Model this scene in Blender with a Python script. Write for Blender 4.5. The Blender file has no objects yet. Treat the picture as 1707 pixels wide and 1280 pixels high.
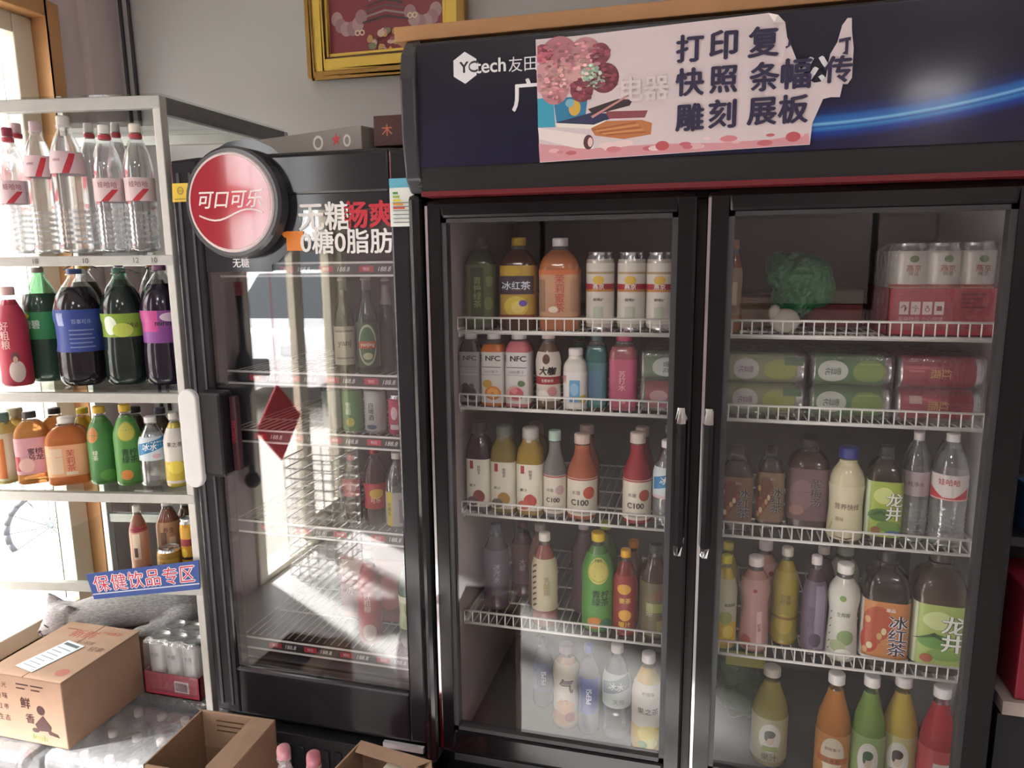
import bpy, bmesh, math, random
from mathutils import Vector, Matrix
random.seed(7)
S = bpy.context.scene
COL = S.collection

# ------------------------------------------------------------------ camera
PW, PH, FPX = 1707, 1280, 1215.0
YAW, PITCH, ROLL = math.radians(15.0), math.radians(-9.8), math.radians(-0.63)
CAM = Vector((0.0, -1.55, 1.55))
FW = Vector((-math.sin(YAW)*math.cos(PITCH), math.cos(YAW)*math.cos(PITCH), math.sin(PITCH)))
_r = Vector((math.cos(YAW), math.sin(YAW), 0)); _u = _r.cross(FW)
RT = _r*math.cos(ROLL) + _u*math.sin(ROLL)
UP = -_r*math.sin(ROLL) + _u*math.cos(ROLL)
cd = bpy.data.cameras.new('camera'); cam = bpy.data.objects.new('camera', cd); COL.objects.link(cam)
cd.sensor_width = 36.0; cd.lens = 36.0*FPX/PW; cd.clip_start = 0.02; cd.clip_end = 200
cam.matrix_world = Matrix(((RT.x, UP.x, -FW.x, CAM.x), (RT.y, UP.y, -FW.y, CAM.y), (RT.z, UP.z, -FW.z, CAM.z), (0, 0, 0, 1)))
S.camera = cam

# ------------------------------------------------------------------ light
S.view_settings.view_transform = 'Standard'; S.view_settings.look = 'None'
S.view_settings.exposure = 0.25; S.view_settings.gamma = 1.0
W = bpy.data.worlds.new('world'); S.world = W; W.use_nodes = True
bg = W.node_tree.nodes['Background']; bg.inputs[0].default_value = (0.97, 0.985, 1.0, 1); bg.inputs[1].default_value = 7.6
def sun(rot, e, col=(1, .98, .95)):
    l = bpy.data.lights.new('sun', 'SUN'); l.energy = e; l.angle = math.radians(3); l.color = col
    o = bpy.data.objects.new('sun', l); COL.objects.link(o); o.rotation_euler = rot
_sd = Vector((.857, .515, -.85)).normalized()      # the sun stands behind and to the left, coming in through the shop door
sun(_sd.to_track_quat('-Z', 'Y').to_euler(), 30.0)
def portal(loc, rot, sx, sy):
    l = bpy.data.lights.new('daylight_portal', 'AREA'); l.shape = 'RECTANGLE'; l.size = sx; l.size_y = sy; l.cycles.is_portal = True
    o = bpy.data.objects.new('daylight_portal', l); COL.objects.link(o); o.location = loc; o.rotation_euler = rot
H90 = math.pi/2
XL = -2.05          # left wall (shopfront)
YB = 0.72           # back wall
YR = -6.4           # wall behind the camera
XR = 2.6
ZC = 2.95
portal((XL-.02, -.13, 1.3), (0, -H90, 0), 2.0, 1.22)
portal((XL-.02, -1.82, 1.2), (0, -H90, 0), 2.3, 1.0)

# ------------------------------------------------------------------ pixel <-> place
def ray(px, py): return FW + RT*((px-PW/2)/FPX) - UP*((py-PH/2)/FPX)
def AT(px, py, Y):
    r = ray(px, py); return CAM + r*((Y-CAM.y)/r.y)
def ATZ(px, py, Z):
    r = ray(px, py); return CAM + r*((Z-CAM.z)/r.z)
def PROJ(p):
    d = Vector(p)-CAM; z = d.dot(FW); return PW/2+FPX*d.dot(RT)/z, PH/2-FPX*d.dot(UP)/z
def DEP(p): return (Vector(p)-CAM).dot(FW)

# ------------------------------------------------------------------ materials
def lin(h):
    h = h.lstrip('#'); v = [int(h[i:i+2], 16)/255 for i in (0, 2, 4)]
    return [c/12.92 if c <= .04045 else ((c+.055)/1.055)**2.4 for c in v]
_M = {}
def newmat(n):
    m = bpy.data.materials.new(n); m.use_nodes = True; nt = m.node_tree; nt.nodes.clear()
    return m, nt, nt.nodes.new('ShaderNodeOutputMaterial')
def M(h, rough=.5, metal=0., spec=.5, trans=0., coat=0., noise=0., scale=20., bump=0., emit=0., sss=0.):
    key = (h, rough, metal, spec, trans, coat, noise, scale, bump, emit, sss)
    if key in _M: return _M[key]
    m, nt, out = newmat('m_'+h.strip('#'))
    p = nt.nodes.new('ShaderNodeBsdfPrincipled'); nt.links.new(p.outputs[0], out.inputs[0])
    c = lin(h)
    p.inputs['Base Color'].default_value = (*c, 1); p.inputs['Roughness'].default_value = rough
    p.inputs['Metallic'].default_value = metal; p.inputs['Specular IOR Level'].default_value = spec
    p.inputs['Transmission Weight'].default_value = trans; p.inputs['Coat Weight'].default_value = coat
    if trans: p.inputs['IOR'].default_value = 1.2
    if sss:
        p.inputs['Subsurface Weight'].default_value = sss; p.inputs['Subsurface Radius'].default_value = (.02, .015, .01)
    if emit:
        p.inputs['Emission Color'].default_value = (*c, 1); p.inputs['Emission Strength'].default_value = emit
    if noise or bump:
        tc = nt.nodes.new('ShaderNodeTexCoord'); nz = nt.nodes.new('ShaderNodeTexNoise')
        nz.inputs['Scale'].default_value = scale; nz.inputs['Detail'].default_value = 5
        nt.links.new(tc.outputs['Object'], nz.inputs['Vector'])
        if noise:
            mx = nt.nodes.new('ShaderNodeMix'); mx.data_type = 'RGBA'
            mx.inputs[6].default_value = (*[x*(1-noise) for x in c], 1)
            mx.inputs[7].default_value = (*[min(1, x*(1+noise)) for x in c], 1)
            nt.links.new(nz.outputs['Fac'], mx.inputs[0]); nt.links.new(mx.outputs[2], p.inputs['Base Color'])
        if bump:
            b = nt.nodes.new('ShaderNodeBump'); b.inputs['Strength'].default_value = bump; b.inputs['Distance'].default_value = .003
            nt.links.new(nz.outputs['Fac'], b.inputs['Height']); nt.links.new(b.outputs[0], p.inputs['Normal'])
    _M[key] = m; return m
def sheet(name, f0, tint=(1, 1, 1), rough=0.0, milk=0., milkcol=(.9, .92, .94), power=5., bump=0., bscale=30., refr=0.):
    """thin clear sheet: see-through, with an angle dependent gloss; milk = share of translucent haze in the plastic"""
    if name in _M: return _M[name]
    m, nt, out = newmat(name); N = nt.nodes.new; L = nt.links.new
    t = N('ShaderNodeBsdfTransparent'); t.inputs[0].default_value = (*tint, 1)
    g = N('ShaderNodeBsdfGlossy'); g.inputs['Roughness'].default_value = rough
    lw = N('ShaderNodeLayerWeight'); lw.inputs[0].default_value = .5
    pw = N('ShaderNodeMath'); pw.operation = 'POWER'; pw.inputs[1].default_value = power
    ma = N('ShaderNodeMath'); ma.operation = 'MULTIPLY_ADD'; ma.inputs[1].default_value = (1-f0)*.85; ma.inputs[2].default_value = f0
    L(lw.outputs['Facing'], pw.inputs[0]); L(pw.outputs[0], ma.inputs[0])
    base = t
    if refr:
        rf = N('ShaderNodeBsdfRefraction'); rf.inputs['Color'].default_value = (*tint, 1); rf.inputs['IOR'].default_value = 1.16; rf.inputs['Roughness'].default_value = 0.
        t0 = N('ShaderNodeMixShader'); t0.inputs[0].default_value = refr; L(t.outputs[0], t0.inputs[1]); L(rf.outputs[0], t0.inputs[2]); base = t = t0
    if milk:
        tr = N('ShaderNodeBsdfDiffuse'); tr.inputs[0].default_value = (*milkcol, 1)
        tl = N('ShaderNodeBsdfTranslucent'); tl.inputs[0].default_value = (*milkcol, 1)
        mm = N('ShaderNodeMixShader'); mm.inputs[0].default_value = .5; L(tr.outputs[0], mm.inputs[1]); L(tl.outputs[0], mm.inputs[2])
        m0 = N('ShaderNodeMixShader'); m0.inputs[0].default_value = milk; L(t.outputs[0], m0.inputs[1]); L(mm.outputs[0], m0.inputs[2]); base = m0
    mx = N('ShaderNodeMixShader'); L(ma.outputs[0], mx.inputs[0]); L(base.outputs[0], mx.inputs[1]); L(g.outputs[0], mx.inputs[2])
    if bump:
        tc = N('ShaderNodeTexCoord'); nz = N('ShaderNodeTexNoise'); nz.inputs['Scale'].default_value = bscale
        b = N('ShaderNodeBump'); b.inputs['Strength'].default_value = bump; b.inputs['Distance'].default_value = .01
        L(tc.outputs['Object'], nz.inputs['Vector']); L(nz.outputs['Fac'], b.inputs['Height']); L(b.outputs[0], g.inputs['Normal']); L(b.outputs[0], lw.inputs['Normal'])
    L(mx.outputs[0], out.inputs[0]); _M[name] = m; return m
GLASS = sheet('door_glass', .05)
WGLASS = sheet('window_glass', .02)
SGLASS = sheet('shelf_glass', .05, (.93, .97, .96))
RIBGLINT = sheet('painted_rib_highlight', .24, (.93, .94, .95), .05, .24, power=1.4)  # milkier, glossier rings that paint the ribs' highlights onto the bottle
PET = sheet('clear_bottle_plastic', .10, (.95, .96, .97), .05, .05, power=2.)
WATER = sheet('water_in_bottle', .12, (.92, .935, .945), .04, .10, power=1.5, refr=.65)
GPET = sheet('green_bottle_plastic', .08, (.45, .72, .55), .05, .02, (.2, .5, .3), power=2.)
WRAP = sheet('shrink_wrap', .10, (.95, .95, .95), .12, .07, power=2.5, bump=.7, bscale=40.)
BLACK = M('#121214', .35); GLOSSBLACK = M('#141416', .12); DARK = M('#2c2c30', .5)
WHITEWIRE = M('#e9e6e2', .4); ALU = M('#b4b4b0', .4, .5, noise=.12, scale=40)
CHROME = M('#e8e8ea', .08, 1.); CARD = M('#a5866f', .85, noise=.08, scale=35); WHITE = M('#f0eeee', .5)

# ------------------------------------------------------------------ mesh building
class MB:
    def __init__(s): s.v = []; s.f = []; s.m = []; s.sm = []
    def add(s, v, f, m=0, sm=False):
        o = len(s.v); s.v += [tuple(p) for p in v]; s.f += [tuple(i+o for i in q) for q in f]; s.m += [m]*len(f) if isinstance(m, int) else list(m); s.sm += [sm]*len(f); return s
    def box(s, a, b, m=0):
        (x0, y0, z0), (x1, y1, z1) = a, b
        return s.add([(x0,y0,z0),(x1,y0,z0),(x1,y1,z0),(x0,y1,z0),(x0,y0,z1),(x1,y0,z1),(x1,y1,z1),(x0,y1,z1)],
                     [(0,3,2,1),(4,5,6,7),(0,1,5,4),(1,2,6,5),(2,3,7,6),(3,0,4,7)], m)
    def bar(s, p, q, r, n=6, m=0):
        p, q = Vector(p), Vector(q); d = (q-p).normalized(); a = d.orthogonal().normalized(); b = d.cross(a)
        v = []
        for e in (p, q):
            for i in range(n):
                t = 2*math.pi*i/n; v.append(e + a*r*math.cos(t) + b*r*math.sin(t))
        f = [(i, (i+1) % n, n+(i+1) % n, n+i) for i in range(n)] + [tuple(range(n-1, -1, -1)), tuple(range(n, 2*n))]
        return s.add(v, f, m, n > 5)
    def tube(s, pts, r, n=8, m=0):
        for a, b in zip(pts, pts[1:]): s.bar(a, b, r, n, m)
        return s
    def lathe(s, prof, n=28, sq=0., m=0, z0=0., c=(0, 0), off=0., mz=None, caps=True):
        v = []; f = []; ms = []
        for r, z in prof:
            for i in range(n):
                t = 2*math.pi*i/n; k = sqf(t, sq); rr = r*k+off if r > 0 else r
                v.append((c[0]+rr*math.cos(t), c[1]+rr*math.sin(t), z+z0))
        for j in range(len(prof)-1):
            mm = m if mz is None else mz((prof[j][1]+prof[j+1][1])/2)
            for i in range(n): f.append((j*n+i, j*n+(i+1) % n, (j+1)*n+(i+1) % n, (j+1)*n+i)); ms.append(mm)
        if caps:
            f.append(tuple(range(n-1, -1, -1))); ms.append(ms[0])
            f.append(tuple(range((len(prof)-1)*n, len(prof)*n))); ms.append(ms[-2])
        return s.add(v, f, ms, True)
    def prism(s, pts, y0, y1, m=0):
        """outline of (x, z) points, extruded along y"""
        n = len(pts); v = [(x, y0, z) for x, z in pts]+[(x, y1, z) for x, z in pts]
        return s.add(v, [tuple(range(n)), tuple(range(2*n-1, n-1, -1))]+[(i, i+n, (i+1) % n+n, (i+1) % n) for i in range(n)], m)
    def prismz(s, pts, z0, z1, m=0):
        n = len(pts); v = [(x, y, z0) for x, y in pts]+[(x, y, z1) for x, y in pts]
        return s.add(v, [tuple(range(n-1, -1, -1)), tuple(range(n, 2*n))]+[(i, (i+1) % n, (i+1) % n+n, i+n) for i in range(n)], m)
    def ell(s, c, r, n=16, m=0):
        v = []; f = []; h = n//2
        for j in range(h+1):
            a = math.pi*j/h
            for i in range(n):
                t = 2*math.pi*i/n; v.append((c[0]+r[0]*math.sin(a)*math.cos(t), c[1]+r[1]*math.sin(a)*math.sin(t), c[2]+r[2]*math.cos(a)))
        for j in range(h):
            for i in range(n): f.append((j*n+i, (j+1)*n+i, (j+1)*n+(i+1) % n, j*n+(i+1) % n))
        return s.add(v, f, m, True)
    def build(s, name, mats, parent=None, loc=(0, 0, 0), rz=0., bev=0., seg=2):
        me = bpy.data.meshes.new(name); me.from_pydata(s.v, [], s.f)
        for q in (mats if isinstance(mats, (list, tuple)) else [mats]): me.materials.append(q)
        me.polygons.foreach_set('material_index', s.m); me.polygons.foreach_set('use_smooth', s.sm); me.update()
        bm = bmesh.new(); bm.from_mesh(me); bmesh.ops.remove_doubles(bm, verts=bm.verts, dist=1e-6) if len(s.v) < 4000 else None
        bmesh.ops.recalc_face_normals(bm, faces=bm.faces); bm.to_mesh(me); bm.free()
        o = bpy.data.objects.new(name, me); COL.objects.link(o); o.parent = parent; o.location = loc; o.rotation_euler.z = rz
        if bev:
            b = o.modifiers.new('b', 'BEVEL'); b.width = bev; b.segments = seg; b.limit_method = 'ANGLE'
        return o
def sqf(t, sq):
    if not sq: return 1.
    c, s_ = abs(math.cos(t)), abs(math.sin(t)); n = 2+sq*6
    return (c**n+s_**n)**(-1/n)
def tag(o, label, cat, group=None):
    o['label'] = label; o['category'] = cat
    if group: o['group'] = group
    return o
def thing(name, label, cat, loc=(0, 0, 0), rz=0., group=None):
    o = bpy.data.objects.new(name, None); COL.objects.link(o); o.location = loc; o.rotation_euler.z = rz; o.empty_display_size = .05
    return tag(o, label, cat, group)
def struct(o): o['kind'] = 'structure'; return o

# ------------------------------------------------------------------ lettering and prints
_T = {}
def glyphs(txt, bold=.0, shear=0.):
    """flat outline of a text, centred, one line height = 1: (verts2d, faces, w, h)"""
    k = (txt, bold, shear)
    if k in _T: return _T[k]
    cu = bpy.data.curves.new('t', 'FONT'); cu.body = txt; cu.shear = shear; cu.resolution_u = 3; cu.space_line = .95
    cu.align_x = 'CENTER'
    ob = bpy.data.objects.new('t', cu); COL.objects.link(ob)
    dg = bpy.context.evaluated_depsgraph_get(); me = bpy.data.meshes.new_from_object(ob.evaluated_get(dg))
    v = [(p.co.x, p.co.y) for p in me.vertices]; f = [tuple(q.vertices) for q in me.polygons]
    bpy.data.objects.remove(ob); bpy.data.curves.remove(cu); bpy.data.meshes.remove(me)
    if not v: v, f = [(0, 0), (.5, 0), (.5, .5)], [(0, 1, 2)]
    if bold > .006:      # heavier strokes
        v0, f0 = v, f; v, f = [], []
        for dx, dy in ((0, 0), (bold, 0), (-bold, 0), (0, bold*.7), (0, -bold*.7)):
            o = len(v); v = v+[(x+dx, y+dy) for x, y in v0]; f = f+[tuple(i+o for i in q) for q in f0]
    x0, x1 = min(p[0] for p in v), max(p[0] for p in v); y0, y1 = min(p[1] for p in v), max(p[1] for p in v)
    v = [(p[0]-(x0+x1)/2, p[1]-(y0+y1)/2) for p in v]
    _T[k] = (v, f, x1-x0, y1-y0); return _T[k]
def tx(txt, w=None, h=None, bold=.012, shear=0.):
    v, f, tw, th = glyphs(txt, bold, shear)
    k = min(w/tw if w else 9, h/th if h else 9)
    return [(x*k, y*k) for x, y in v], f
class P2(tuple): k = 0
def shp(kind, *a):
    """2-d shapes in metres: ('e', cx, cy, rx, ry) ellipse, ('b', x0, y0, x1, y1) rectangle, ('p', pts) polygon, ('t', txt, cx, cy, w, h[, bold, shear])"""
    if kind == 'e':
        cx, cy, rx, ry = a; n = 24
        return [(cx+rx*math.cos(2*math.pi*i/n), cy+ry*math.sin(2*math.pi*i/n)) for i in range(n)], [tuple(range(n))]
    if kind == 'r':
        cx, cy, rx, ry, w = a; n = 28; v = []
        for k in (0, w):
            v += [(cx+(rx-k)*math.cos(2*math.pi*i/n), cy+(ry-k)*math.sin(2*math.pi*i/n)) for i in range(n)]
        return v, [(i, (i+1) % n, n+(i+1) % n, n+i) for i in range(n)]
    if kind == 'b':
        x0, y0, x1, y1 = a; return [(x0, y0), (x1, y0), (x1, y1), (x0, y1)], [(0, 1, 2, 3)]
    if kind == 'p': return list(a[0]), [tuple(range(len(a[0])))]
    txt, cx, cy, w, h = a[:5]; v, f = tx(txt, *((h, w) if kind == 'q' else (w, h)), *(a[5:]))
    if kind == 'q': v = [(-y, x) for x, y in v]
    n0 = len(glyphs(txt, 0., a[6] if len(a) > 6 else 0.)[0]); r = []
    for i, (x, y) in enumerate(v):
        p = P2((x+cx, y+cy)); p.k = i//n0; r.append(p)
    return r, f
def KO(p): return getattr(p, 'k', 0)*2.5e-5     # layers of a heavy stroke never lie in one plane
def flatprint(prints, y=0., step=.00025, xmin=-99):
    """prints on a flat front (x right, z up, facing -y): returns MB and colour list"""
    mb = MB(); mats = []
    for i, (col, *sp) in enumerate(prints):
        m = M(col, .5) if isinstance(col, str) else col
        if m not in mats: mats.append(m)
        v, f = shp(*sp); mb.add([(max(xmin, p[0]), y-step*(i+1)-KO(p), p[1]) for p in v], f, mats.index(m))
    return mb, mats
def kind_big(sp, w): return (sp[0] != 't' and w > .008) or (sp[0] == 't' and w > .022)
def wrapprint(mb, mats, prints, R, sq, zfun, th0=-H90, cut=.006):
    for i, (col, *sp) in enumerate(prints):
        m = M(col, .45)
        if m not in mats: mats.append(m)
        v, f = shp(*sp)
        bm = bmesh.new(); vs = [bm.verts.new((p[0], p[1], KO(p))) for p in v]
        for q in f:
            try: bm.faces.new([vs[j] for j in q])
            except ValueError: pass
        x0, x1 = min(p[0] for p in v), max(p[0] for p in v); n = int((x1-x0)/cut)
        for c in range(1, n+1):
            bmesh.ops.bisect_plane(bm, geom=bm.verts[:]+bm.edges[:]+bm.faces[:], plane_co=(x0+(x1-x0)*c/(n+1), 0, 0), plane_no=(1, 0, 0))
        y0, y1 = min(p[1] for p in v), max(p[1] for p in v); n = int((y1-y0)/.009)
        if kind_big(sp, x1-x0):
            for c in range(1, n+1):
                bmesh.ops.bisect_plane(bm, geom=bm.verts[:]+bm.edges[:]+bm.faces[:], plane_co=(0, y0+(y1-y0)*c/(n+1), 0), plane_no=(0, 1, 0))
        bm.verts.ensure_lookup_table(); bm.verts.index_update(); off = .0006+.0002*i
        vv = []
        for p in bm.verts:
            t = th0+p.co.x/R; r = zfun(p.co.y)*sqf(t, sq)+off+p.co.z; vv.append((r*math.cos(t), r*math.sin(t), p.co.y))
        mb.add(vv, [tuple(w.index for w in q.verts) for q in bm.faces], mats.index(m)); bm.free()

# ------------------------------------------------------------------ bottles
# profile: (r/R, z/H) of the body up to the neck, cap (r/R, z0, z1), square-ness
TY = dict(
 tea=([(.6,0),(.9,.004),(.98,.02),(1,.05),(1,.30),(.985,.32),(1,.34),(1,.60),(.97,.645),(.88,.70),(.72,.77),(.54,.83),(.42,.87),(.40,.895),(.45,.90),(.45,.91),(.36,.915)], (.44,.915,1.), 0),
 slim=([(.6,0),(.88,.004),(.97,.025),(1,.06),(.96,.25),(.94,.40),(1,.56),(.99,.62),(.90,.70),(.72,.78),(.52,.85),(.46,.88),(.52,.89),(.52,.90),(.4,.905)], (.52,.905,1.), 0),
 gourd=([(.6,0),(.9,.004),(1,.03),(1,.10),(.96,.2),(.90,.38),(.86,.50),(.90,.55),(.98,.62),(.99,.68),(.92,.75),(.72,.81),(.5,.86),(.44,.88),(.5,.89),(.5,.9),(.4,.905)], (.52,.905,1.), 0),
 wide=([(.6,0),(.93,.004),(1,.03),(1,.40),(.985,.42),(1,.44),(1,.66),(.96,.72),(.82,.79),(.6,.84),(.42,.87),(.38,.885),(.43,.89),(.43,.905),(.34,.91)], (.40,.91,1.), .45),
 cola=([(.55,0),(.8,.004),(.92,.03),(.99,.07),(1,.12),(.985,.30),(.94,.36),(.94,.52),(.99,.57),(1,.62),(.96,.69),(.82,.77),(.6,.845),(.38,.90),(.30,.925),(.28,.94),(.36,.945),(.36,.955),(.27,.96)], (.31,.955,1.), 0),
 colas=([(.55,0),(.8,.004),(.94,.03),(1,.08),(.98,.22),(.88,.36),(.92,.46),(1,.56),(.99,.62),(.88,.72),(.66,.8),(.48,.86),(.42,.89),(.46,.9),(.46,.91),(.38,.915)], (.42,.915,1.), 0),
 water=([(.55,0),(.85,.004),(.97,.03)]+[(1-.075*(i % 2), .05+.0225*i) for i in range(14)]+[(1,.36),(.985,.38),(.985,.54),(1,.56),(.97,.60),(1,.63),(.92,.70),(.78,.78),(.56,.85),(.40,.89),(.36,.91),(.42,.915),(.42,.93),(.33,.935)], (.38,.93,1.), 0),
 nfc=([(.8,0),(.96,.004),(1,.02),(1,.72),(.95,.78),(.80,.84),(.62,.88),(.58,.90),(.6,.905)], (.60,.905,1.), .8),
 beer=([(.7,0),(.95,.004),(1,.02),(1,.52),(.97,.57),(.82,.64),(.58,.72),(.44,.79),(.40,.86),(.38,.94),(.42,.945),(.42,.965),(.36,.968)], (.44,.962,1.), 0),
 conic=([(.7,0),(.95,.004),(1,.02),(1,.53),(.96,.57),(.82,.64),(.66,.70),(.55,.75),(.50,.80),(.49,.87),(.53,.875),(.53,.885),(.47,.89)], (.54,.885,1.), 0),
 juice=([(.7,0),(.95,.004),(1,.02),(1,.66),(.96,.72),(.86,.77),(.70,.81),(.60,.84),(.58,.87),(.62,.875),(.62,.885),(.55,.89)], (.62,.80,1.), .3),
 milk=([(.7,0),(.95,.004),(1,.02),(.98,.18),(.93,.34),(.96,.50),(1,.58),(.97,.66),(.84,.74),(.62,.80),(.52,.83),(.50,.865),(.56,.87),(.56,.88),(.48,.885)], (.56,.885,1.), 0),
 glassj=([(.7,0),(.95,.004),(1,.02),(1,.50),(.98,.56),(.88,.64),(.68,.73),(.50,.81),(.42,.86),(.41,.9),(.47,.905),(.47,.915),(.4,.92)], (.48,.915,1.), 0),
)
def interp(prof, z):
    for (r0, z0), (r1, z1) in zip(prof, prof[1:]):
        if z0 <= z <= z1: return r0+(r1-r0)*((z-z0)/(z1-z0) if z1 > z0 else 0)
    return prof[-1][0] if z > prof[-1][1] else prof[0][0]
LIQ = {}
def liquid(h, trans):
    return M(h, .12, spec=.6, trans=trans)
def fit(px0, px1, ytop, yf, zs, sq=0.):
    """radius, height and place of a round thing standing at zs whose nearest side is at depth yf"""
    pc = (px0+px1)/2; R = .035
    for _ in range(3):
        Y = yf+R; H = AT(pc, ytop, Y).z-zs
        x = AT(pc, ytop, Y).x
        for _ in range(2):
            _, ym = PROJ((x, Y, zs+H*.4)); x = AT(pc, ym, Y).x
        R = (px1-px0)/2*DEP((x, Y, zs+H*.4))/FPX/(1.02 if not sq else 1.06)
    return x, yf+R, R, H
STOOD = []      # bottles and cans standing on a shelf: (object, radius)
def bottle(name, label, cat, px, ytop, yf, zs, typ, liq, cap, lab=None, group=None, fill=.86, trans=.0, clear=None, turn=0., ring=None):
    """lab: (v0, v1, colour, prints) with prints in units of R across and of the label's height upward"""
    prof, (cr, c0, c1), sq = TY[typ]
    x, Y, R, H = fit(px[0], px[1], ytop, yf, zs, sq)
    rz = math.atan2(CAM.x-x, Y-CAM.y)*(.85 if not sq else 0. if typ in ('nfc', 'juice') else .85 if x < -1.27 else .3) + turn + random.uniform(-.08, .08)*(not sq)
    t = thing(name, label, cat, (x, Y, zs+.0005), rz, group)
    STOOD.append((t, R*(1.05 if sq > .4 and x < -1.27 else 1.), R))
    P = [(r*R, z*H) for r, z in prof]
    clr = clear or PET
    if liq == 'water': mats = [WATER, PET, RIBGLINT]
    else: mats = [liquid(liq, trans), clr]
    mb = MB(); mb.lathe(P, 28, sq, mz=lambda z: (2 if typ == 'water' and z < .35*H and int((z/H-.05)/.0225) % 2 else 0) if z < fill*H else 1); mb.build('bottle_body', mats, t)
    if fill < .95 and liq != 'water':     # surface of the drink
        pass
    if cap:
        mb = MB(); h0, h1 = c0*H, c1*H; r = cr*R; d = h1-h0
        if typ == 'beer':
            mb.lathe([(r*.9, h0), (r*1.06, h0+.002), (r, h0+d*.6), (r*.7, h1), (r*.1, h1)], 21)
        else:
            mb.lathe([(r*.98, h0), (r, h0+.001)]+[(r*(1.0 if i % 2 else .985), h0+d*(.1+.75*i/6)) for i in range(7)]+[(r*.95, h1-d*.06), (r*.85, h1), (r*.1, h1)], 24)
        mb.build('cap', M(cap, .35), t)
    if ring:
        mb = MB(); r = cr*R*1.12; mb.lathe([(r*.9, c0*H-.014), (r, c0*H-.012), (r, c0*H-.004), (r*.9, c0*H-.002)], 24); mb.build('neck_ring', M(ring, .35), t)
    if lab: wraplabel(t, P, R, H, sq, lab)
    return t
def wraplabel(t, P, R, H, sq, lab, mats0=None):
    v0, v1, col, prints = lab; z0, z1 = v0*H, v1*H; hl = z1-z0
    zs_ = [z0]+[z for r, z in P if z0 < z < z1]+[z1]
    pr = [(interp(P, z), z) for z in zs_]
    mats = [col if not isinstance(col, str) else M(col, .45)]; mb = MB(); mb.lathe(pr, 28, sq, off=.0004, caps=False)
    out = []
    for c, k, *a in prints:
        if k == 'e': a = [a[0]*R, z0+a[1]*hl, a[2]*R, (a[3]*hl if len(a) > 3 else a[2]*R)]
        elif k == 'r': a = [a[0]*R, z0+a[1]*hl, a[2]*R, a[2]*R, a[3]*R]
        elif k == 'b': a = [a[0]*R, z0+a[1]*hl, a[2]*R, z0+a[3]*hl]
        elif k == 'p': a = [[(x*R, z0+y*hl) for x, y in a[0]]]
        else: a = [a[0], a[1]*R, z0+a[2]*hl, a[3]*R if a[3] else None, a[4]*hl if a[4] else None]+list(a[5:])
        out.append((c, k, *a))
    wrapprint(mb, mats, out, R, sq, lambda z: interp(P, z))
    return mb.build('label', mats, t)
CANP = [(.70,0),(.80,.004),(.97,.05),(1,.09),(1,.88),(.97,.91),(.86,.955),(.85,.975),(.88,.985),(.88,1.),(.82,.997),(.80,.975),(.2,.972)]
def canmesh(R, H, body, bands):
    """can shell with metal ends"""
    mb = MB(); mb.lathe([(r*R, z*H) for r, z in CANP], 24, mz=lambda z: 1 if (z > .905*H or z < .03*H) else 0)
    return mb
def can(name, label, px, ytop, yf, zs, col, lab=None, group=None, cat='can'):
    x, Y, R, H = fit(px[0], px[1], ytop, yf, zs)
    t = thing(name, label, cat, (x, Y, zs+.0005), 0, group)
    STOOD.append((t, R, R))
    canmesh(R, H, col, None).build('can_body', [M(col, .25, .35), ALUC], t)
    MB().box((-.008, -.012, H*.98), (.008, .008, H*.99)).build('pull_tab', ALUC, t)
    if lab: wraplabel(t, [(r*R, z*H) for r, z in CANP[:6]], R, H, 0, lab)
    return t
ALUC = M('#d5d6d8', .25, .9)
# ================================================================== the room
WALLC = M('#b4b2b1', .8, noise=.03, scale=3); WALLP = M('#d0c0c1', .8, noise=.03, scale=3)
FLOORM = M('#c8c6c4', .35, noise=.06, scale=4)
struct(MB().box((XL-.12, YR-.12, -.06), (XR+.12, YB+.1, 0)).build('floor', FLOORM))
struct(MB().box((XL-.12, YR-.12, ZC), (XR+.12, YB+.1, ZC+.08)).build('ceiling', M('#dedad4', .9)))
struct(MB().box((XL-.12, YB, 0), (XR+.12, YB+.1, ZC)).build('wall_back', WALLC))
struct(MB().box((XR, YR, 0), (XR+.12, YB, ZC)).build('wall_right', WALLP))
w = MB()   # shopfront wall: pieces round the window and the doorway
for a, b in (((-2.17, YR, 0), (XL, -2.34, ZC)), ((-2.17, -2.34, 2.4), (XL, -1.31, ZC)), ((-2.17, -1.31, 0), (XL, -.76, ZC)),
             ((-2.17, -.76, 2.36), (XL, .49, ZC)), ((-2.17, -.76, 0), (XL, .49, .28)), ((-2.17, .49, 0), (XL, YB, ZC)), ((XL, .585, 0), (XL+.035, YB, ZC))):
    w.box(a, b)
struct(w.build('wall_left', WALLP))
w = MB().box((XL-.12, YR-.12, 0), (XR+.12, YR, ZC))
struct(w.build('wall_front', WALLP))
WOOD = M('#c08f5f', .55, noise=.15, scale=12); CREAM = M('#e2dccb', .5)
wn = thing('window_1', 'shopfront window in an orange wood frame behind the aluminium shelf', 'window', (XL, 0, 0)); struct(wn)
f = MB()
for a, b in (((-.13, .44, .28), (.02, .49, 2.36)), ((-.13, -.76, .28), (.02, -.71, 2.36)), ((-.13, -.71, 2.31), (.02, .44, 2.36)), ((-.13, -.71, .28), (.02, .44, .33))): f.box(a, b)
f.build('window_frame', WOOD, wn, bev=.004)
f = MB()
for a, b in (((-.10, .37, .33), (-.04, .44, 2.31)), ((-.10, -.71, .33), (-.04, -.64, 2.31)), ((-.10, -.64, 2.25), (-.04, .37, 2.31)), ((-.10, -.64, .33), (-.04, .37, .39)), ((-.09, -.16, .39), (-.05, -.11, 2.25))): f.box(a, b)
f.build('window_sash', CREAM, wn, bev=.004)
MB().box((-.072, -.64, .39), (-.068, .37, 2.25)).build('window_pane', WGLASS, wn)
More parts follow.
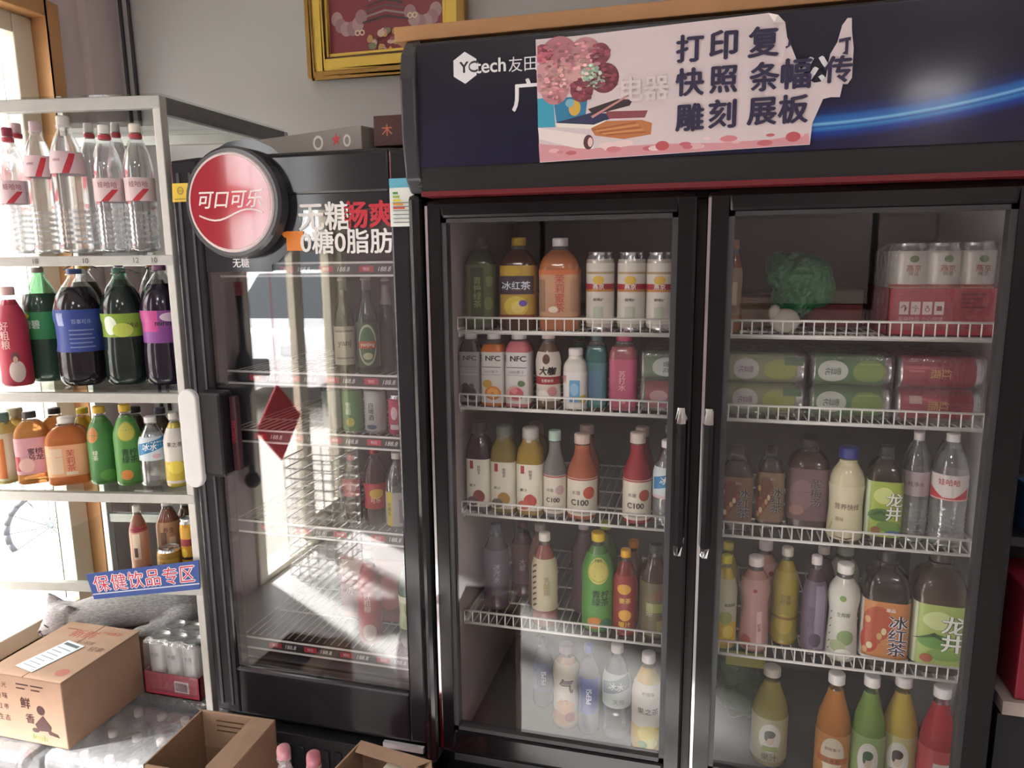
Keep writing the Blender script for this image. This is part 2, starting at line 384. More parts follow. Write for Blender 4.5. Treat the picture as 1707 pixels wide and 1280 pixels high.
w2 = thing('blind_window', 'unseen added window frame on the closed wall behind the camera', 'window', (0, YR, 0)); struct(w2)  # frame of an added rear light opening, now closed by solid wall
f = MB()
for a, b in (((-1.8, -.1, 1.0), (1.6, 0, 1.06)), ((-1.8, -.1, 2.44), (1.6, 0, 2.5)), ((-1.8, -.1, 1.06), (-1.74, 0, 2.44)), ((1.54, -.1, 1.06), (1.6, 0, 2.44)), ((-.13, -.1, 1.06), (-.07, 0, 2.44))): f.box(a, b)
f.build('window_frame', CREAM, w2)
d = thing('door_1', 'glazed shop door in a cream frame', 'door', (XL, 0, 0)); struct(d)
f = MB()
for a, b in (((-.12, -1.37, 0), (.015, -1.31, 2.4)), ((-.12, -2.34, 0), (.015, -2.28, 2.4)), ((-.12, -2.28, 2.33), (.015, -1.37, 2.4)), ((-.12, -2.28, 0), (.015, -1.37, .03))): f.box(a, b)
f.build('door_frame', CREAM, d, bev=.004)
f = MB()
for a, b in (((-.07, -1.91, .03), (-.03, -1.83, 2.33)), ((-.07, -2.28, .03), (-.03, -2.21, 2.33)), ((-.07, -2.21, 2.26), (-.03, -1.91, 2.33)), ((-.07, -2.21, .03), (-.03, -1.91, .15))): f.box(a, b)
f.build('door_leaf', CREAM, d, bev=.003)
MB().box((-.052, -2.21, .15), (-.048, -1.91, 2.26)).build('door_pane', WGLASS, d)
for k, (x, y) in enumerate(((1.8, -5.7), (-.6, -2.45), (1.1, -2.3), (-.4, -4.2))):  # far lamp gives the header's highlight; the other three are added fill light
    t = thing('ceiling_light', ['square white ceiling lamp at the far end of the shop', 'added square white fill lamp nearest the narrow fridge', 'added square white fill lamp in front of the right fridge door', 'added square white fill lamp in the middle of the shop'][k], 'ceiling light', (x, y, ZC), 0, 'ceiling lamps')
    MB().box((-.22, -.22, -.05), (.22, .22, 0)).build('lamp_housing', WHITE, t, bev=.01)
    MB().box((-.2, -.2, -.056), (.2, .2, -.05)).build('diffuser', M('#fffdfa', .5, emit=20.), t)
for k, x in enumerate((XL+.075, XL+.11)):
    q = MB().tube([(x, YB-.008, 1.0), (x-.012, YB-.008, 1.9), (x-.02, YB-.008, ZC)], .006, 8)
    tag(q.build('cable', M('#3a3a40', .5)), ['thin dark cable down the back wall, nearer the corner', 'thin dark cable down the back wall, further from the corner'][k], 'cable', 'cables on the back wall')

# ================================================================== the street outside
struct(MB().box((-14, -16, -.12), (-2.17, 8, -.06)).build('ground', M('#a5a19a', .9, noise=.12, scale=2)))
b = thing('building', 'pale building across the street under a red sign band', 'building', (-13.5, 0, -.06))
MB().box((-2, -18, 0), (0, 12, 6)).build('facade', M('#efebe4', .9), b)
MB().box((0, -18, 3.0), (.5, 12, 3.7)).build('sign_band', M('#b5343a', .6), b)
k = MB()
for y in range(-16, 11, 3): k.box((0, y, .3), (.03, y+1.9, 2.6))
k.build('shop_window', M('#c9ccca', .6), b)
aw = thing('awning', 'flat pale awning with a red front edge, deepened to shade the shop window', 'awning', (-2.2, 0, 0))
MB().prism([(-3.0, 3.0), (-3.0, 3.06), (0, 3.22), (0, 3.16)], -1.8, 2.4).build('awning_cloth', M('#d8d2cc', .7), aw)  # cloth stretched far out, unseen, to block the sun from the window
MB().box((-3.04, -1.8, 2.94), (-3.0, 2.4, 3.10)).build('awning_edge', M('#c2353c', .7), aw)
def car(name, label, loc, rz, L=4.3, Wd=1.75, hood=.9, roof=1.45, col='#eef0f2', van=False):
    t = thing(name, label, 'car', loc, rz, 'cars in the street')
    h = L/2
    lo = [(-h, .28), (h, .28), (h+.02, .6), (h-.08, hood-.05), (h-.2, hood), (-h+.1, hood+.05), (-h, .6)]
    MB().prism(lo, -Wd/2, Wd/2).build('car_body', M(col, .2, coat=.6), t, bev=.07, seg=3)
    up = [(-h+.2, hood), (h-(.55 if van else 1.25), hood-.02), (h-(.9 if van else 2.0), roof), (-h+(.25 if van else .7), roof)]
    MB().prism(up, -Wd/2+.1, Wd/2-.1).build('cabin', M('#20262c', .08, spec=.8), t, bev=.04)
    MB().prism([(h-(.95 if van else 2.05), roof-.03), (h-(1.0 if van else 2.1), roof+.03), (-h+.4, roof+.02), (-h+.3, roof-.04)], -Wd/2+.08, Wd/2-.08).build('roof', M(col, .2, coat=.6), t, bev=.02)
    for sx in (-1, 1):
        for sy in (-1, 1):
            a = MB(); a.lathe([(.05, -.1), (.33, -.1), (.33, .1), (.2, .11), (.19, .09), (.05, .09)], 24); o = a.build('wheel', M('#1c1c1e', .7), t, (sx*(h-.8), sy*(Wd/2-.1), .33)); o.rotation_euler = (H90*(-sy), 0, 0)
        MB().box((h-.03, sx*.62-.14, hood-.28), (h+.03, sx*.62+.14, hood-.14)).build('headlight', M('#dfe6ee', .05, coat=1.), t, bev=.03)
    MB().box((h-.01, -.35, .42), (h+.04, .35, .6)).build('grille', M('#2a2a2e', .3), t, bev=.02)
car('parked_car', 'white car parked nose-on outside the shop door', (-5.0, -7.2, -.06), H90*.93)
car('parked_van', 'white van parked further down the street', (-6.9, -11.5, -.06), H90*.9, 4.6, 1.8, 1.1, 1.95, van=True)
# bicycle beyond the window
bi = thing('bicycle', 'small pale bicycle standing outside behind the glass shelf', 'bicycle', (-3.68, 1.13, -.06), .85)
for x in (-.42, .42):
    w = MB()
    pts = [(x+.2*math.cos(2*math.pi*i/24), 0, .2+.2*math.sin(2*math.pi*i/24)) for i in range(25)]
    w.tube(pts, .016, 6)
    for i in range(0, 24, 2): w.bar((x, 0, .2), pts[i], .003, 4)
    w.build('wheel', M('#3c4046', .6), bi)
f = MB(); f.tube([(-.42, 0, .2), (-.12, 0, .22), (.28, 0, .52), (-.22, 0, .5), (-.12, 0, .22)], .016); f.tube([(-.42, 0, .2), (-.22, 0, .5), (-.26, 0, .62)], .013); f.tube([(.42, 0, .2), (.28, 0, .52), (.25, 0, .7)], .016)
f.build('frame', M('#7f868c', .3), bi)
MB().tube([(.2, -.22, .72), (.25, 0, .7), (.2, .22, .72)], .012).build('handlebar', M('#6a6c70', .4), bi)
MB().box((-.36, -.06, .62), (-.16, .06, .67)).build('saddle', DARK, bi, bev=.02)
# seen mirrored in the single fridge's door: red paper diamond, wire basket, lock bar
t = thing('paper_diamond', 'red diamond-shaped paper stuck on the shop door glass', 'poster', (XL-.03, -1.62, .74)); t.rotation_euler = (0, 0, H90)
# the diamond hangs on a thin wire frame in the open half of the door
MB().prism([(0, -.2), (.2, 0), (0, .2), (-.2, 0)], -.003, .003).build('paper', M('#c8323c', .6), t)
MB().tube([(0, 0, .2), (0, 0, 1.59)], .002, 4).build('hanging_thread', M('#c8323c', .6), t)
t = thing('wire_basket', 'tall white wire basket standing inside the shop door', 'basket', (-1.84, -1.60, 0)); w = MB()
for z in [i*.05 for i in range(13)]: w.tube([(-.13, -.13, z), (.13, -.13, z), (.13, .13, z), (-.13, .13, z), (-.13, -.13, z)], .0035, 4)
for i in range(6):
    q = -.13+.052*i
    for a in ((q, -.13), (q, .13), (-.13, q), (.13, q)): w.bar((a[0], a[1], 0), (a[0], a[1], .6), .0025, 4)
w.build('wire_mesh', WHITEWIRE, t)
t = thing('door_bar', 'long dark locking bar with a red tip leaning beside the shop door', 'bar', (XL+.04, -1.27, .0))
MB().tube([(0, 0, 0.58), (0, 0, 1.4)], .016).build('shaft', M('#26282c', .4), t); MB().ell((0, 0, .55), (.035, .035, .04)).build('knob', M('#26282c', .4), t)
MB().tube([(0, 0, 1.4), (0, 0, 1.46)], .02).build('tip', M('#b8323a', .4), t); MB().ell((.0, 0, 1.05), (.035, .05, .11)).build('lock_body', M('#2b3036', .4), t)
MB().box((-.04, -.02, .9), (0, .02, .93)).build('wall_bracket', M('#26282c', .4), t)

# ================================================================== the double-door fridge
FR = thing('beverage_fridge', 'wide black double-door beverage fridge under a dark blue printed header', 'fridge', (0, .3, 0))
def fr(mb, name, m, par=None, bev=0., off=(0, -.3, 0)):
    return mb.build(name, m, par or FR, off if par is None else (0, 0, 0), bev=bev)
X0, X1 = -.63, .607
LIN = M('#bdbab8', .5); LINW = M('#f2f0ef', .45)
c = MB()
for a, b in (((X0, .06, .05), (-.597, .72, 1.70)), ((.597, .06, .05), (X1, .72, 1.70)), ((-.597, .68, .05), (.598, .72, 1.70)), ((-.597, .06, 1.665), (.598, .68, 1.70)), ((-.597, .06, .05), (.598, .68, .26))): c.box(a, b)
YB_ = YB
fr(c, 'cabinet', BLACK)
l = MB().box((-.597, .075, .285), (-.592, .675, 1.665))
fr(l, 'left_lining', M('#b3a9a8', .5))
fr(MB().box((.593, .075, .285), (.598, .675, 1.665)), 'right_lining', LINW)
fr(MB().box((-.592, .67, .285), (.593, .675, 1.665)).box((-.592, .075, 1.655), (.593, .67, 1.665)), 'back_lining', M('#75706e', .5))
fr(MB().box((-.55, .54, 1.45), (.56, .67, 1.655)), 'fan_cover', M('#5c5c60', .45), bev=.01)
fr(MB().box((-.597, .062, .26), (.598, .675, .288)), 'floor_tray', M('#6b6a6c', .4))
fr(MB().box((-.03, .055, .26), (.006, .10, 1.67)), 'mullion', M('#2a1f22', .4), bev=.004)
g = MB()
for i in range(8): g.box((X0+.02, .015, .06+.026*i), (X1-.02, .06, .075+.026*i))
g.box((X0, .03, 0.0), (X1, .6, .06))
fr(g, 'base_grille', BLACK)
h = MB().box((X0+.015, -.035, 1.70), (X1, .55, 1.995))
fr(h, 'header_box', M('#26262b', .3), bev=.006)
pr = [(.55, 1.69), (-.02, 1.69), (-.045, 1.72), (-.058, 1.80), (-.06, 1.92), (-.05, 1.97), (-.02, 2.003), (.55, 2.003)]
e = MB(); n = len(pr); v = [(X0-.006, y, z) for y, z in pr]+[(X0+.03, y, z) for y, z in pr]
e.add(v, [tuple(range(n)), tuple(range(2*n-1, n-1, -1))]+[(i, i+n, (i+1) % n+n, (i+1) % n) for i in range(n)])
fr(e, 'header_end_cap', M('#3a3a3e', .22), bev=.006)
fr(MB().box((X0+.03, -.04, 1.69), (X1, -.03, 1.742)), 'header_lower_band', M('#121214', .4))
fr(MB().box((X0+.03, -.045, 1.682), (X1, .02, 1.692)), 'red_trim', M('#6b1a22', .35))
# printed header panel: navy with a sweeping blue light ribbon
def panelmat():
    m, nt, out = newmat('header_print'); N = nt.nodes.new; L = nt.links.new
    tc = N('ShaderNodeTexCoord'); sp = N('ShaderNodeSeparateXYZ'); L(tc.outputs['Object'], sp.inputs[0])
    def mth(op, a, b=None):
        q = N('ShaderNodeMath'); q.operation = op
        for i, s_ in enumerate((a, b)):
            if s_ is None: continue
            if isinstance(s_, (int, float)): q.inputs[i].default_value = s_
            else: L(s_, q.inputs[i])
        return q.outputs[0]
    x = mth('SUBTRACT', sp.outputs[0], .14); x2 = mth('MULTIPLY', mth('MULTIPLY', x, x), .30)
    dd = mth('SUBTRACT', sp.outputs[2], mth('ADD', x2, 1.790))
    dn = mth('ADD', mth('MULTIPLY', dd, 8.5), .5)
    cr = N('ShaderNodeValToRGB'); L(dn, cr.inputs[0]); e = cr.color_ramp.elements
    st = [(0., '#20203a'), (.22, '#23234a'), (.34, '#24439a'), (.40, '#3f86c8'), (.43, '#2c5cae'), (.47, '#7fc4ea'), (.50, '#356fbb'), (.56, '#2f66b0'), (.62, '#27386f'), (.75, '#282846'), (1., '#2b2b3a')]
    e[0].position, e[1].position = st[0][0], st[-1][0]
    e[0].color = (*lin(st[0][1]), 1); e[1].color = (*lin(st[-1][1]), 1)
    for p_, c_ in st[1:-1]:
        q = e.new(p_); q.color = (*lin(c_), 1)
    # the ribbon fades out to the left, where the print is charcoal
    mr = N('ShaderNodeMapRange'); L(sp.outputs[0], mr.inputs[0]); mr.inputs[1].default_value = -.1; mr.inputs[2].default_value = .2
    mr.inputs[3].default_value = 0; mr.inputs[4].default_value = 1
    zr = N('ShaderNodeValToRGB'); L(mth('MULTIPLY', mth('SUBTRACT', sp.outputs[2], 1.74), 4.), zr.inputs[0])
    zr.color_ramp.elements[0].color = (*lin('#23233c'), 1); zr.color_ramp.elements[1].color = (*lin('#2b2b32'), 1)
    mx = N('ShaderNodeMix'); mx.data_type = 'RGBA'; L(mr.outputs[0], mx.inputs[0]); L(zr.outputs[0], mx.inputs[6]); L(cr.outputs[0], mx.inputs[7])
    p = N('ShaderNodeBsdfPrincipled'); p.inputs['Roughness'].default_value = .12; L(mx.outputs[2], p.inputs['Base Color']); L(p.outputs[0], out.inputs[0])
    return m
pan = fr(MB().box((X0+.03, -.045, 1.742), (X1, -.035, 1.985)), 'graphic_panel', panelmat())
YP = -.046
def pt(px, py, Y=YP): p = AT(px, py, Y); return (p.x, p.z)
def ctext(txt, px0, py0, px1, py1, Y=YP, **k):
    a = pt(px0, py0, Y); b = pt(px1, py1, Y)
    return ('t', txt, (a[0]+b[0])/2, (a[1]+b[1])/2, abs(b[0]-a[0]), None)
lg = []
cx, cz = pt(775, 113); hr = .031
lg.append(('#e8e8ec', 'p', [(cx+hr*.92*math.sin(math.radians(60*i)), cz+hr*math.cos(math.radians(60*i))) for i in range(6)]))
lg.append(('#2b2b32', 't', 'YC', cx+.008, cz+.001, .040, None, .03))
lg.append(('#e8e8ec', 't', 'tech', *pt(817, 109), .066, None, .02)); lg.append(('#e8e8ec', 't', '友田', *pt(871, 106), .058, None, .0))
lg.append(('#e8e8ec', 'e', cx+.0165, cz+.001, .006, .006))
lg.append(('#e8e8ec', 't', '广', *pt(878, 158), .062, None, .02)); lg.append(('#e8e8ec', 't', '公', *pt(1360, 122), .062, None, .035))
for nm, part in (('logo', [lg[0], lg[1], lg[4]]), ('logo_lettering', [lg[2]]), ('logo_lettering', [lg[3]]), ('lettering', [lg[5]]), ('lettering', [lg[6]])):
    mb, mats = flatprint(part, YP+.0005); fr(mb, nm, mats)
fr(MB().bar((-.1, -.046, 1.9), (-.1, -.047, 1.9), .004, 10), 'panel_screw', ALU)
def door(name, xa, xb, ga, gb, hx, par=FR):
    d = bpy.data.objects.new(name, None); COL.objects.link(d); d.parent = par; d.location = (0, -.3, 0)
    f = MB()
    for a, b in (((xa, 0, .33), (ga, .045, 1.675)), ((gb, 0, .33), (xb, .045, 1.675)), ((ga, 0, .33), (gb, .045, .392)), ((ga, 0, 1.637), (gb, .045, 1.675))): f.box(a, b)
    f.build('door_frame', M('#111113', .16), d, bev=.007)
    g = MB()
    for a, b in (((ga, .004, .392), (ga+.012, .03, 1.637)), ((gb-.012, .004, .392), (gb, .03, 1.637)), ((ga, .004, .392), (gb, .03, .402)), ((ga, .004, 1.628), (gb, .03, 1.637))): g.box(a, b)
    g.build('gasket', M('#3a3a3c', .5), d)
    MB().box((ga+.003, .012, .395), (gb-.003, .018, 1.634)).build('glass_pane', GLASS, d)
    t = MB()
    for x in (xa+.004,): t.box((x-.002, -.003, .34), (x+.004, .003, 1.665))
    t.build('chrome_edge', CHROME, d)
    hd = MB(); z0, z1 = .905, 1.235
    sec = [(-.013, 0), (-.009, -.022), (0, -.028), (.009, -.022), (.013, 0)]
    vv = []; zz = [(z0, .15), (z0+.03, 1), (z1-.03, 1), (z1, .15)]
    for z, k in zz:
        for x, y in sec: vv.append((hx+x*(.6+.4*k), y*k-.001, z))
    ff = [(j*5+i, j*5+i+1, j*5+i+6, j*5+i+5) for j in range(3) for i in range(4)]+[(0, 5, 10, 15, 19, 14, 9, 4)]
    hd.add(vv, [q for q in ff[:-1]]+[(j*5+4, j*5, j*5+5, j*5+9) for j in range(3)], [0 if j in (0, 2) else 1 for j in range(3) for i in range(4)]+[0]*3)
    hd.build('handle', [CHROME, M('#2a2a2d', .12, .5)], d)
    return d
door('left_door', -.612, -.024, -.575, -.062, -.044)
door('right_door', -.006, .590, .036, .5425, .012)
fr(MB().box((-.645, -.02, .3), (-.614, .06, 1.69)), 'corner_post', M('#151518', .1), bev=.012)
SHZ = (1.378, 1.19, .915, .62)      # shelf heights
FLZ = .289
def wire_shelf(xa, xb, z, label):
    t = thing('wire_shelf', label, 'shelf', ((xa+xb)/2, .12, z), 0, 'white wire shelves of the double-door fridge')
    w = xb-xa; a, b = -w/2, w/2
    f = MB(); f.bar((a, 0, .032), (b, 0, .032), .0028); f.bar((a, 0, -.001), (b, 0, -.001), .0035)
    n = round(w/.0215)
    for i in range(n+1): f.bar((a+w*i/n, 0, 0), (a+w*i/n, 0, .032), .0016, 5)
    f.build('front_fence', WHITEWIRE, t)
    g = MB()
    for i in range(n+1): g.bar((a+w*i/n, 0, -.0022), (a+w*i/n, .53, -.0022), .0016, 5)
    for y in (.01, .14, .27, .40, .53): g.bar((a, y, -.006), (b, y, -.006), .0028, 6)
    g.build('deck_wires', WHITEWIRE, t)
    for x in (a-.004, b+.004): MB().box((x-.002, .02, -.018), (x+.002, .5, .006)).build('bracket', WHITEWIRE, t)
for i, z in enumerate(SHZ):
    o = ['topmost', 'second', 'third', 'fourth'][i]
    wire_shelf(-.582, -.035, z, f'{o} white wire shelf from the top behind the left door of the wide fridge')
    wire_shelf(.012, .582, z, f'{o} white wire shelf from the top behind the right door of the wide fridge')
# plank lying on the header
p = MB().box((-.66, -.02, 2.004), (1.0, .42, 2.034))
tag(p.build('wooden_board', M('#b98a5e', .6, noise=.25, scale=9), bev=.002), 'long light brown wooden board lying on top of the wide fridge', 'board')

# ------------------------------------------------------------------ torn poster on the header
YQ = -.0475
out = [(893, 66), (960, 60), (1280, 22), (1297, 33), (1309, 38), (1312, 62), (1318, 75), (1328, 100), (1336, 118), (1346, 132), (1358, 138), (1368, 136), (1377, 128), (1380, 108), (1384, 90), (1396, 70), (1404, 42), (1413, 30),
       (1420, 30), (1420, 50), (1423, 80), (1420, 130), (1413, 140), (1405, 140), (1400, 162), (1385, 162), (1372, 165), (1361, 190), (1354, 205), (1350, 241), (1180, 252), (900, 271), (897, 200)]
ps = thing('poster', 'torn pink printing-shop poster with flowers stuck on the blue fridge header', 'poster', (0, YQ, 0))
def clip(poly, bb): return poly
pp = [pt(x, y, YQ) for x, y in out]
MB().prism(pp, -.0006, .0004).build('poster_paper', M('#dccdd0', .45, noise=.03, scale=20), ps)
def q(px, py): return pt(px, py, YQ)
prints = []
rnd = random.Random(3)
# pink wash along the bottom, vase, desk things
prints.append(('#d99aa2', 'p', [q(900, 270), q(898, 240), q(990, 247), q(1100, 240), q(1200, 238), q(1290, 232), q(1348, 222), q(1350, 240)]))
for k in range(22):
    x = rnd.uniform(915, 1335); y = 258-(x-915)*.06+rnd.uniform(-12, 2); p0 = q(x, y); r = rnd.uniform(.004, .011)
    prints.append((rnd.choice(['#e8b9bd', '#c96a72', '#d5838a', '#efd3d3']), 'e', p0[0], p0[1], r*1.6, r*.6))
for x, y in ((1104, 243), (1322, 228)): prints.append(('#c4585f', 'e', *q(x, y), .013, .009))
prints.append(('#3aa3bf', 'p', [q(895, 165), q(922, 162), q(926, 212), q(897, 213)]))
prints.append(('#2f7fa8', 'p', [q(922, 164), q(980, 160), q(976, 195), q(928, 205)]))
prints.append(('#d9b04a', 'e', *q(958, 180), .012, .015)); prints.append(('#7fb6c9', 'e', *q(950, 172), .009, .008))
prints.append(('#2e3358', 'p', [q(925, 205), q(985, 188), q(1040, 190), q(990, 208)])); prints.append(('#efe8df', 'p', [q(925, 205), q(990, 208), q(1010, 200), q(1010, 206), q(985, 215), q(930, 212)]))
prints.append(('#3b2c33', 'p', [q(980, 182), q(1030, 165), q(1055, 166), q(1050, 176), q(990, 192)])); prints.append(('#c98f8a', 'p', [q(985, 194), q(1047, 158), q(1049, 160), q(988, 197)]))
prints.append(('#8f4a50', 'p', [q(1010, 186), q(1080, 184), q(1075, 196), q(1015, 198)]))
prints.append(('#c27a4a', 'p', [q(985, 214), q(1010, 202), q(1070, 200), q(1087, 205), q(1085, 224), q(1040, 232), q(992, 226)]))
for k in range(5): prints.append((['#a85f38', '#d69a62'][k % 2], 'p', [q(986+6*k, 216+2*k), q(1060+4*k, 203+4*k), q(1061+4*k, 205+4*k), q(987+6*k, 218+2*k)]))
prints.append(('#efe3df', 'p', [q(897, 213), q(985, 226), q(990, 248), q(960, 247), q(899, 232)])); prints.append(('#5a3338', 'e', *q(981, 237), .010, .014)); prints.append(('#e8c9c4', 'e', *q(984, 237), .005, .009))
# the flowers: petals over petals
fl = [(932, 95, 30, '#b87882'), (975, 92, 26, '#c48b92'), (915, 130, 26, '#d3a0a2'), (955, 125, 28, '#dba9a8'), (990, 128, 20, '#a9c2ad'), (1000, 90, 16, '#8f4a58'), (1008, 130, 22, '#7c3a4a'), (925, 150, 22, '#c98b90'), (970, 150, 18, '#8a4452'), (905, 90, 14, '#a85a68')]
for fx, fy, fr_, fc in fl:
    prints.append((fc, 'e', *q(fx, fy), fr_*.00128, fr_*.00128))
for k in range(460):
    fx, fy, fr_, fc = rnd.choice(fl); a = rnd.uniform(0, 6.28); s_ = fr_*math.sqrt(rnd.random()); X, Yy = fx+s_*math.cos(a), fy+s_*math.sin(a)
    if X < 897: continue
    c0 = [int(fc[i:i+2], 16) for i in (1, 3, 5)]; kk = rnd.uniform(.8, 1.3); c1 = '#%02x%02x%02x' % tuple(min(255, int(round(v*kk/12)*12)) for v in c0)
    prints.append((c1, 'e', *q(X, Yy), rnd.uniform(.003, .0065), rnd.uniform(.002, .004)))
mb, mats = flatprint(prints, -.0006, .000006, q(896, 150)[0])
mb.build('printed_picture', mats, ps)
NAVY = '#2a2346'
L_ = []
def ch(c, x, y, w): L_.append((NAVY, 't', c, *q(x, y), w*.00117, None, .034))
ch('打', 1150, 81, 44); ch('印', 1206, 75, 44); ch('复', 1273, 70, 48)
ch('快', 1150, 137, 46); ch('照', 1206, 133, 44); ch('条', 1274, 128, 46); ch('幅', 1327, 123, 46); ch('传', 1397, 116, 42)
ch('雕', 1150, 196, 46); ch('刻', 1204, 190, 44); ch('展', 1270, 186, 46); ch('板', 1322, 182, 46)
L_.append((NAVY, 'p', [q(1309, 78), q(1313, 77), q(1316, 60), q(1318, 74), q(1316, 78), q(1310, 82)]))
L_.append((NAVY, 'p', [q(1398, 66), q(1418, 62), q(1418, 68), q(1414, 68), q(1414, 72), q(1413, 92), q(1403, 90), q(1408, 86), q(1409, 69), q(1398, 72)][::1]))
mb, mats = flatprint(L_, -.0006-.0024, .00003)
mb.build('lettering', mats, ps)
ghost = [('#e3d6d9', 't', '电器', *q(1075, 148), .092, None, .02)]
mb, mats = flatprint(ghost, -.0006-.0026); mb.build('show_through_lettering', mats, ps)
fold = MB(); a, b, c_, dd = q(1280, 22), q(1309, 38), q(1290, 40), q(1296, 30)
fold.add([(a[0], -.002, a[1]), (b[0], -.002, b[1]), (c_[0], -.011, c_[1]), (dd[0], -.012, dd[1]+.002)], [(0, 3, 2), (3, 1, 2), (0, 1, 3)]); fold.build('curled_corner', M('#efe6e4', .5), ps)
# ================================================================== the single-door fridge
CF = thing('display_fridge', 'narrow black single-door display fridge with a round red emblem', 'fridge', (-.947, .3, 0))
def cfp(mb, name, m, par=None, bev=0.):
    return mb.build(name, m, par or CF, (.947, -.3, 0) if par is None else (0, 0, 0), bev=bev)
A0, A1 = -1.2655, -.652
c = MB()
for a, b in (((A0, .055, .05), (A0+.035, .66, 1.80)), ((A1-.035, .055, .05), (A1, .66, 1.80)), ((A0+.035, .62, .05), (A1-.035, .66, 1.80)), ((A0+.035, .055, 1.72), (A1-.035, .62, 1.80)), ((A0+.035, .055, .05), (A1-.035, .62, .47))): c.box(a, b)
cfp(c, 'cabinet', BLACK)
l = MB().box((A0+.035, .07, .472), (A0+.038, .615, 1.72)).box((A1-.038, .07, .472), (A1-.035, .615, 1.72)).box((A0+.038, .612, .472), (A1-.038, .615, 1.72)).box((A0+.038, .06, .47), (A1-.038, .612, .475))
cfp(l, 'lining', M('#56565c', .5))
b = MB().box((A0, .0, .0), (A1, .055, .30))
for i in range(14): x = A0+.06+i*.037; b.box((x, -.006, .10), (x+.02, .0, .27))
cfp(b, 'base_grille', M('#232326', .4), bev=.002)
cfp(MB().box((-.765, -.012, .318), (-.655, .0, .332)), 'hinge_plate', M('#d9d9db', .3, .5))
st = cfp(MB().box((-.705, -.0045, .262), (-.668, -.001, .285)), 'rating_sticker', M('#e8e0dc', .5))
D = bpy.data.objects.new('door', None); COL.objects.link(D); D.parent = CF; D.location = (.947, -.3, 0)
GA, GB, GZ0, GZ1 = -1.188, -.694, .478, 1.70
f = MB()
for a, b in (((A0, 0, .338), (GA, .05, 1.79)), ((GB, 0, .338), (A1+.004, .05, 1.79)), ((GA, 0, .338), (GB, .05, GZ0)), ((GA, 0, GZ1), (GB, .05, 1.79))): f.box(a, b)
f.build('door_frame', M('#222226', .14), D, bev=.006)
f = MB().box((A0+.018, -.003, .36), (A0+.026, .002, 1.76)).box((A0+.052, -.003, .36), (A0+.058, .002, 1.76)).box((GA+.0, -.002, GZ0-.012), (GB, .002, GZ0-.006))
f.build('frame_ridge', M('#4a4a50', .25), D)
COKEGLASS = sheet('tinted_door_glass', .13)
MB().box((GA, .006, GZ0), (GB, .012, GZ1)).build('glass_pane', COKEGLASS, D)
# black printed border with the round emblem's surround
def cp(px, py, Y=.003): p = AT(px, py, Y); return (p.x, p.z)
ec = AT(388, 338, -.03); ER = .116
bl = [('#26262a', 'b', GA, 1.665, GB, GZ1)]
bl.append(('#26262a', 'e', ec.x+.012, ec.z-.005, .150, .152)); bl.append(('#26262a', 'b', GA, 1.524, ec.x+.07, GZ1))
mb, mats = flatprint(bl, .0055); mb.build('printed_border', [M('#26262a', .12)], D)
W_ = '#ece9e6'
tl = [(W_, 't', '无糖', *cp(401, 438), .046, None, .02)]
tl += [(W_, 't', '无糖', *cp(540, 360), .135, None, .02), ('#c4283a', 't', '畅爽', *cp(614, 357), .125, None, .035)]
tl += [('#e8862e', 'b', *cp(478, 418), *cp(505, 385)), ('#e8862e', 'p', [cp(466, 388), cp(480, 385), cp(480, 396), cp(474, 396)])]
tl += [(W_, 't', '0糖0脂肪', *cp(576, 402), .235, None, .02)]
for part in (tl[:1], tl[1:2], tl[2:3], tl[3:5], tl[5:]):
    mb, mats = flatprint(part, .0046, .0001); mb.build('orange_mark' if part is not None and part[0][0] == '#e8862e' else 'printed_lettering', mats, D)
em = MB(); em.add(*[x for x in ([(0, 0, 0)], [])])
em = MB()
def disc(mb, r, y0, y1, m, n=48, bev=.006):
    v = []; 
    for rr, y in ((r, y0), (r, y1+bev), (r-bev, y1)): v += [(ec.x+rr*math.cos(2*math.pi*i/n), y, ec.z+rr*math.sin(2*math.pi*i/n)) for i in range(n)]
    f = [(j*n+i, j*n+(i+1) % n, (j+1)*n+(i+1) % n, (j+1)*n+i) for j in range(2) for i in range(n)]+[tuple(range(2*n, 3*n)), tuple(range(n-1, -1, -1))]
    mb.add(v, f, m)
disc(em, ER+.012, .0, -.035, 0); disc(em, ER-.002, -.035, -.040, 1, bev=.003)
emb = em.build('round_emblem', [M('#46464a', .2), M('#d8c9c8', .3)], D)
fc = MB(); v = [(ec.x+(ER-.009)*math.cos(2*math.pi*i/48), -.0405, ec.z+(ER-.009)*math.sin(2*math.pi*i/48)) for i in range(48)]; fc.add(v, [tuple(range(48))])
v2 = [(x, -.0385, z) for x, y, z in v]; fc.add(v2, [tuple(range(47, -1, -1))])
fc.build('emblem_face', M('#a81e30', .08, spec=.7, coat=.4), emb)
el = [('#efe3e2', 't', '可口可乐', ec.x+.002, ec.z+.008, .172, None, .014, .25)]
el.append(('#efe3e2', 'p', [(ec.x-.085+.17*i/12, ec.z-.030-.012*math.sin(i/12*6.0)) for i in range(13)]+[(ec.x+.085-.17*i/12, ec.z-.026-.012*math.sin((12-i)/12*6.0)) for i in range(13)]))
mb, mats = flatprint(el, -.0407, .0002); mb.build('emblem_lettering', mats, emb)
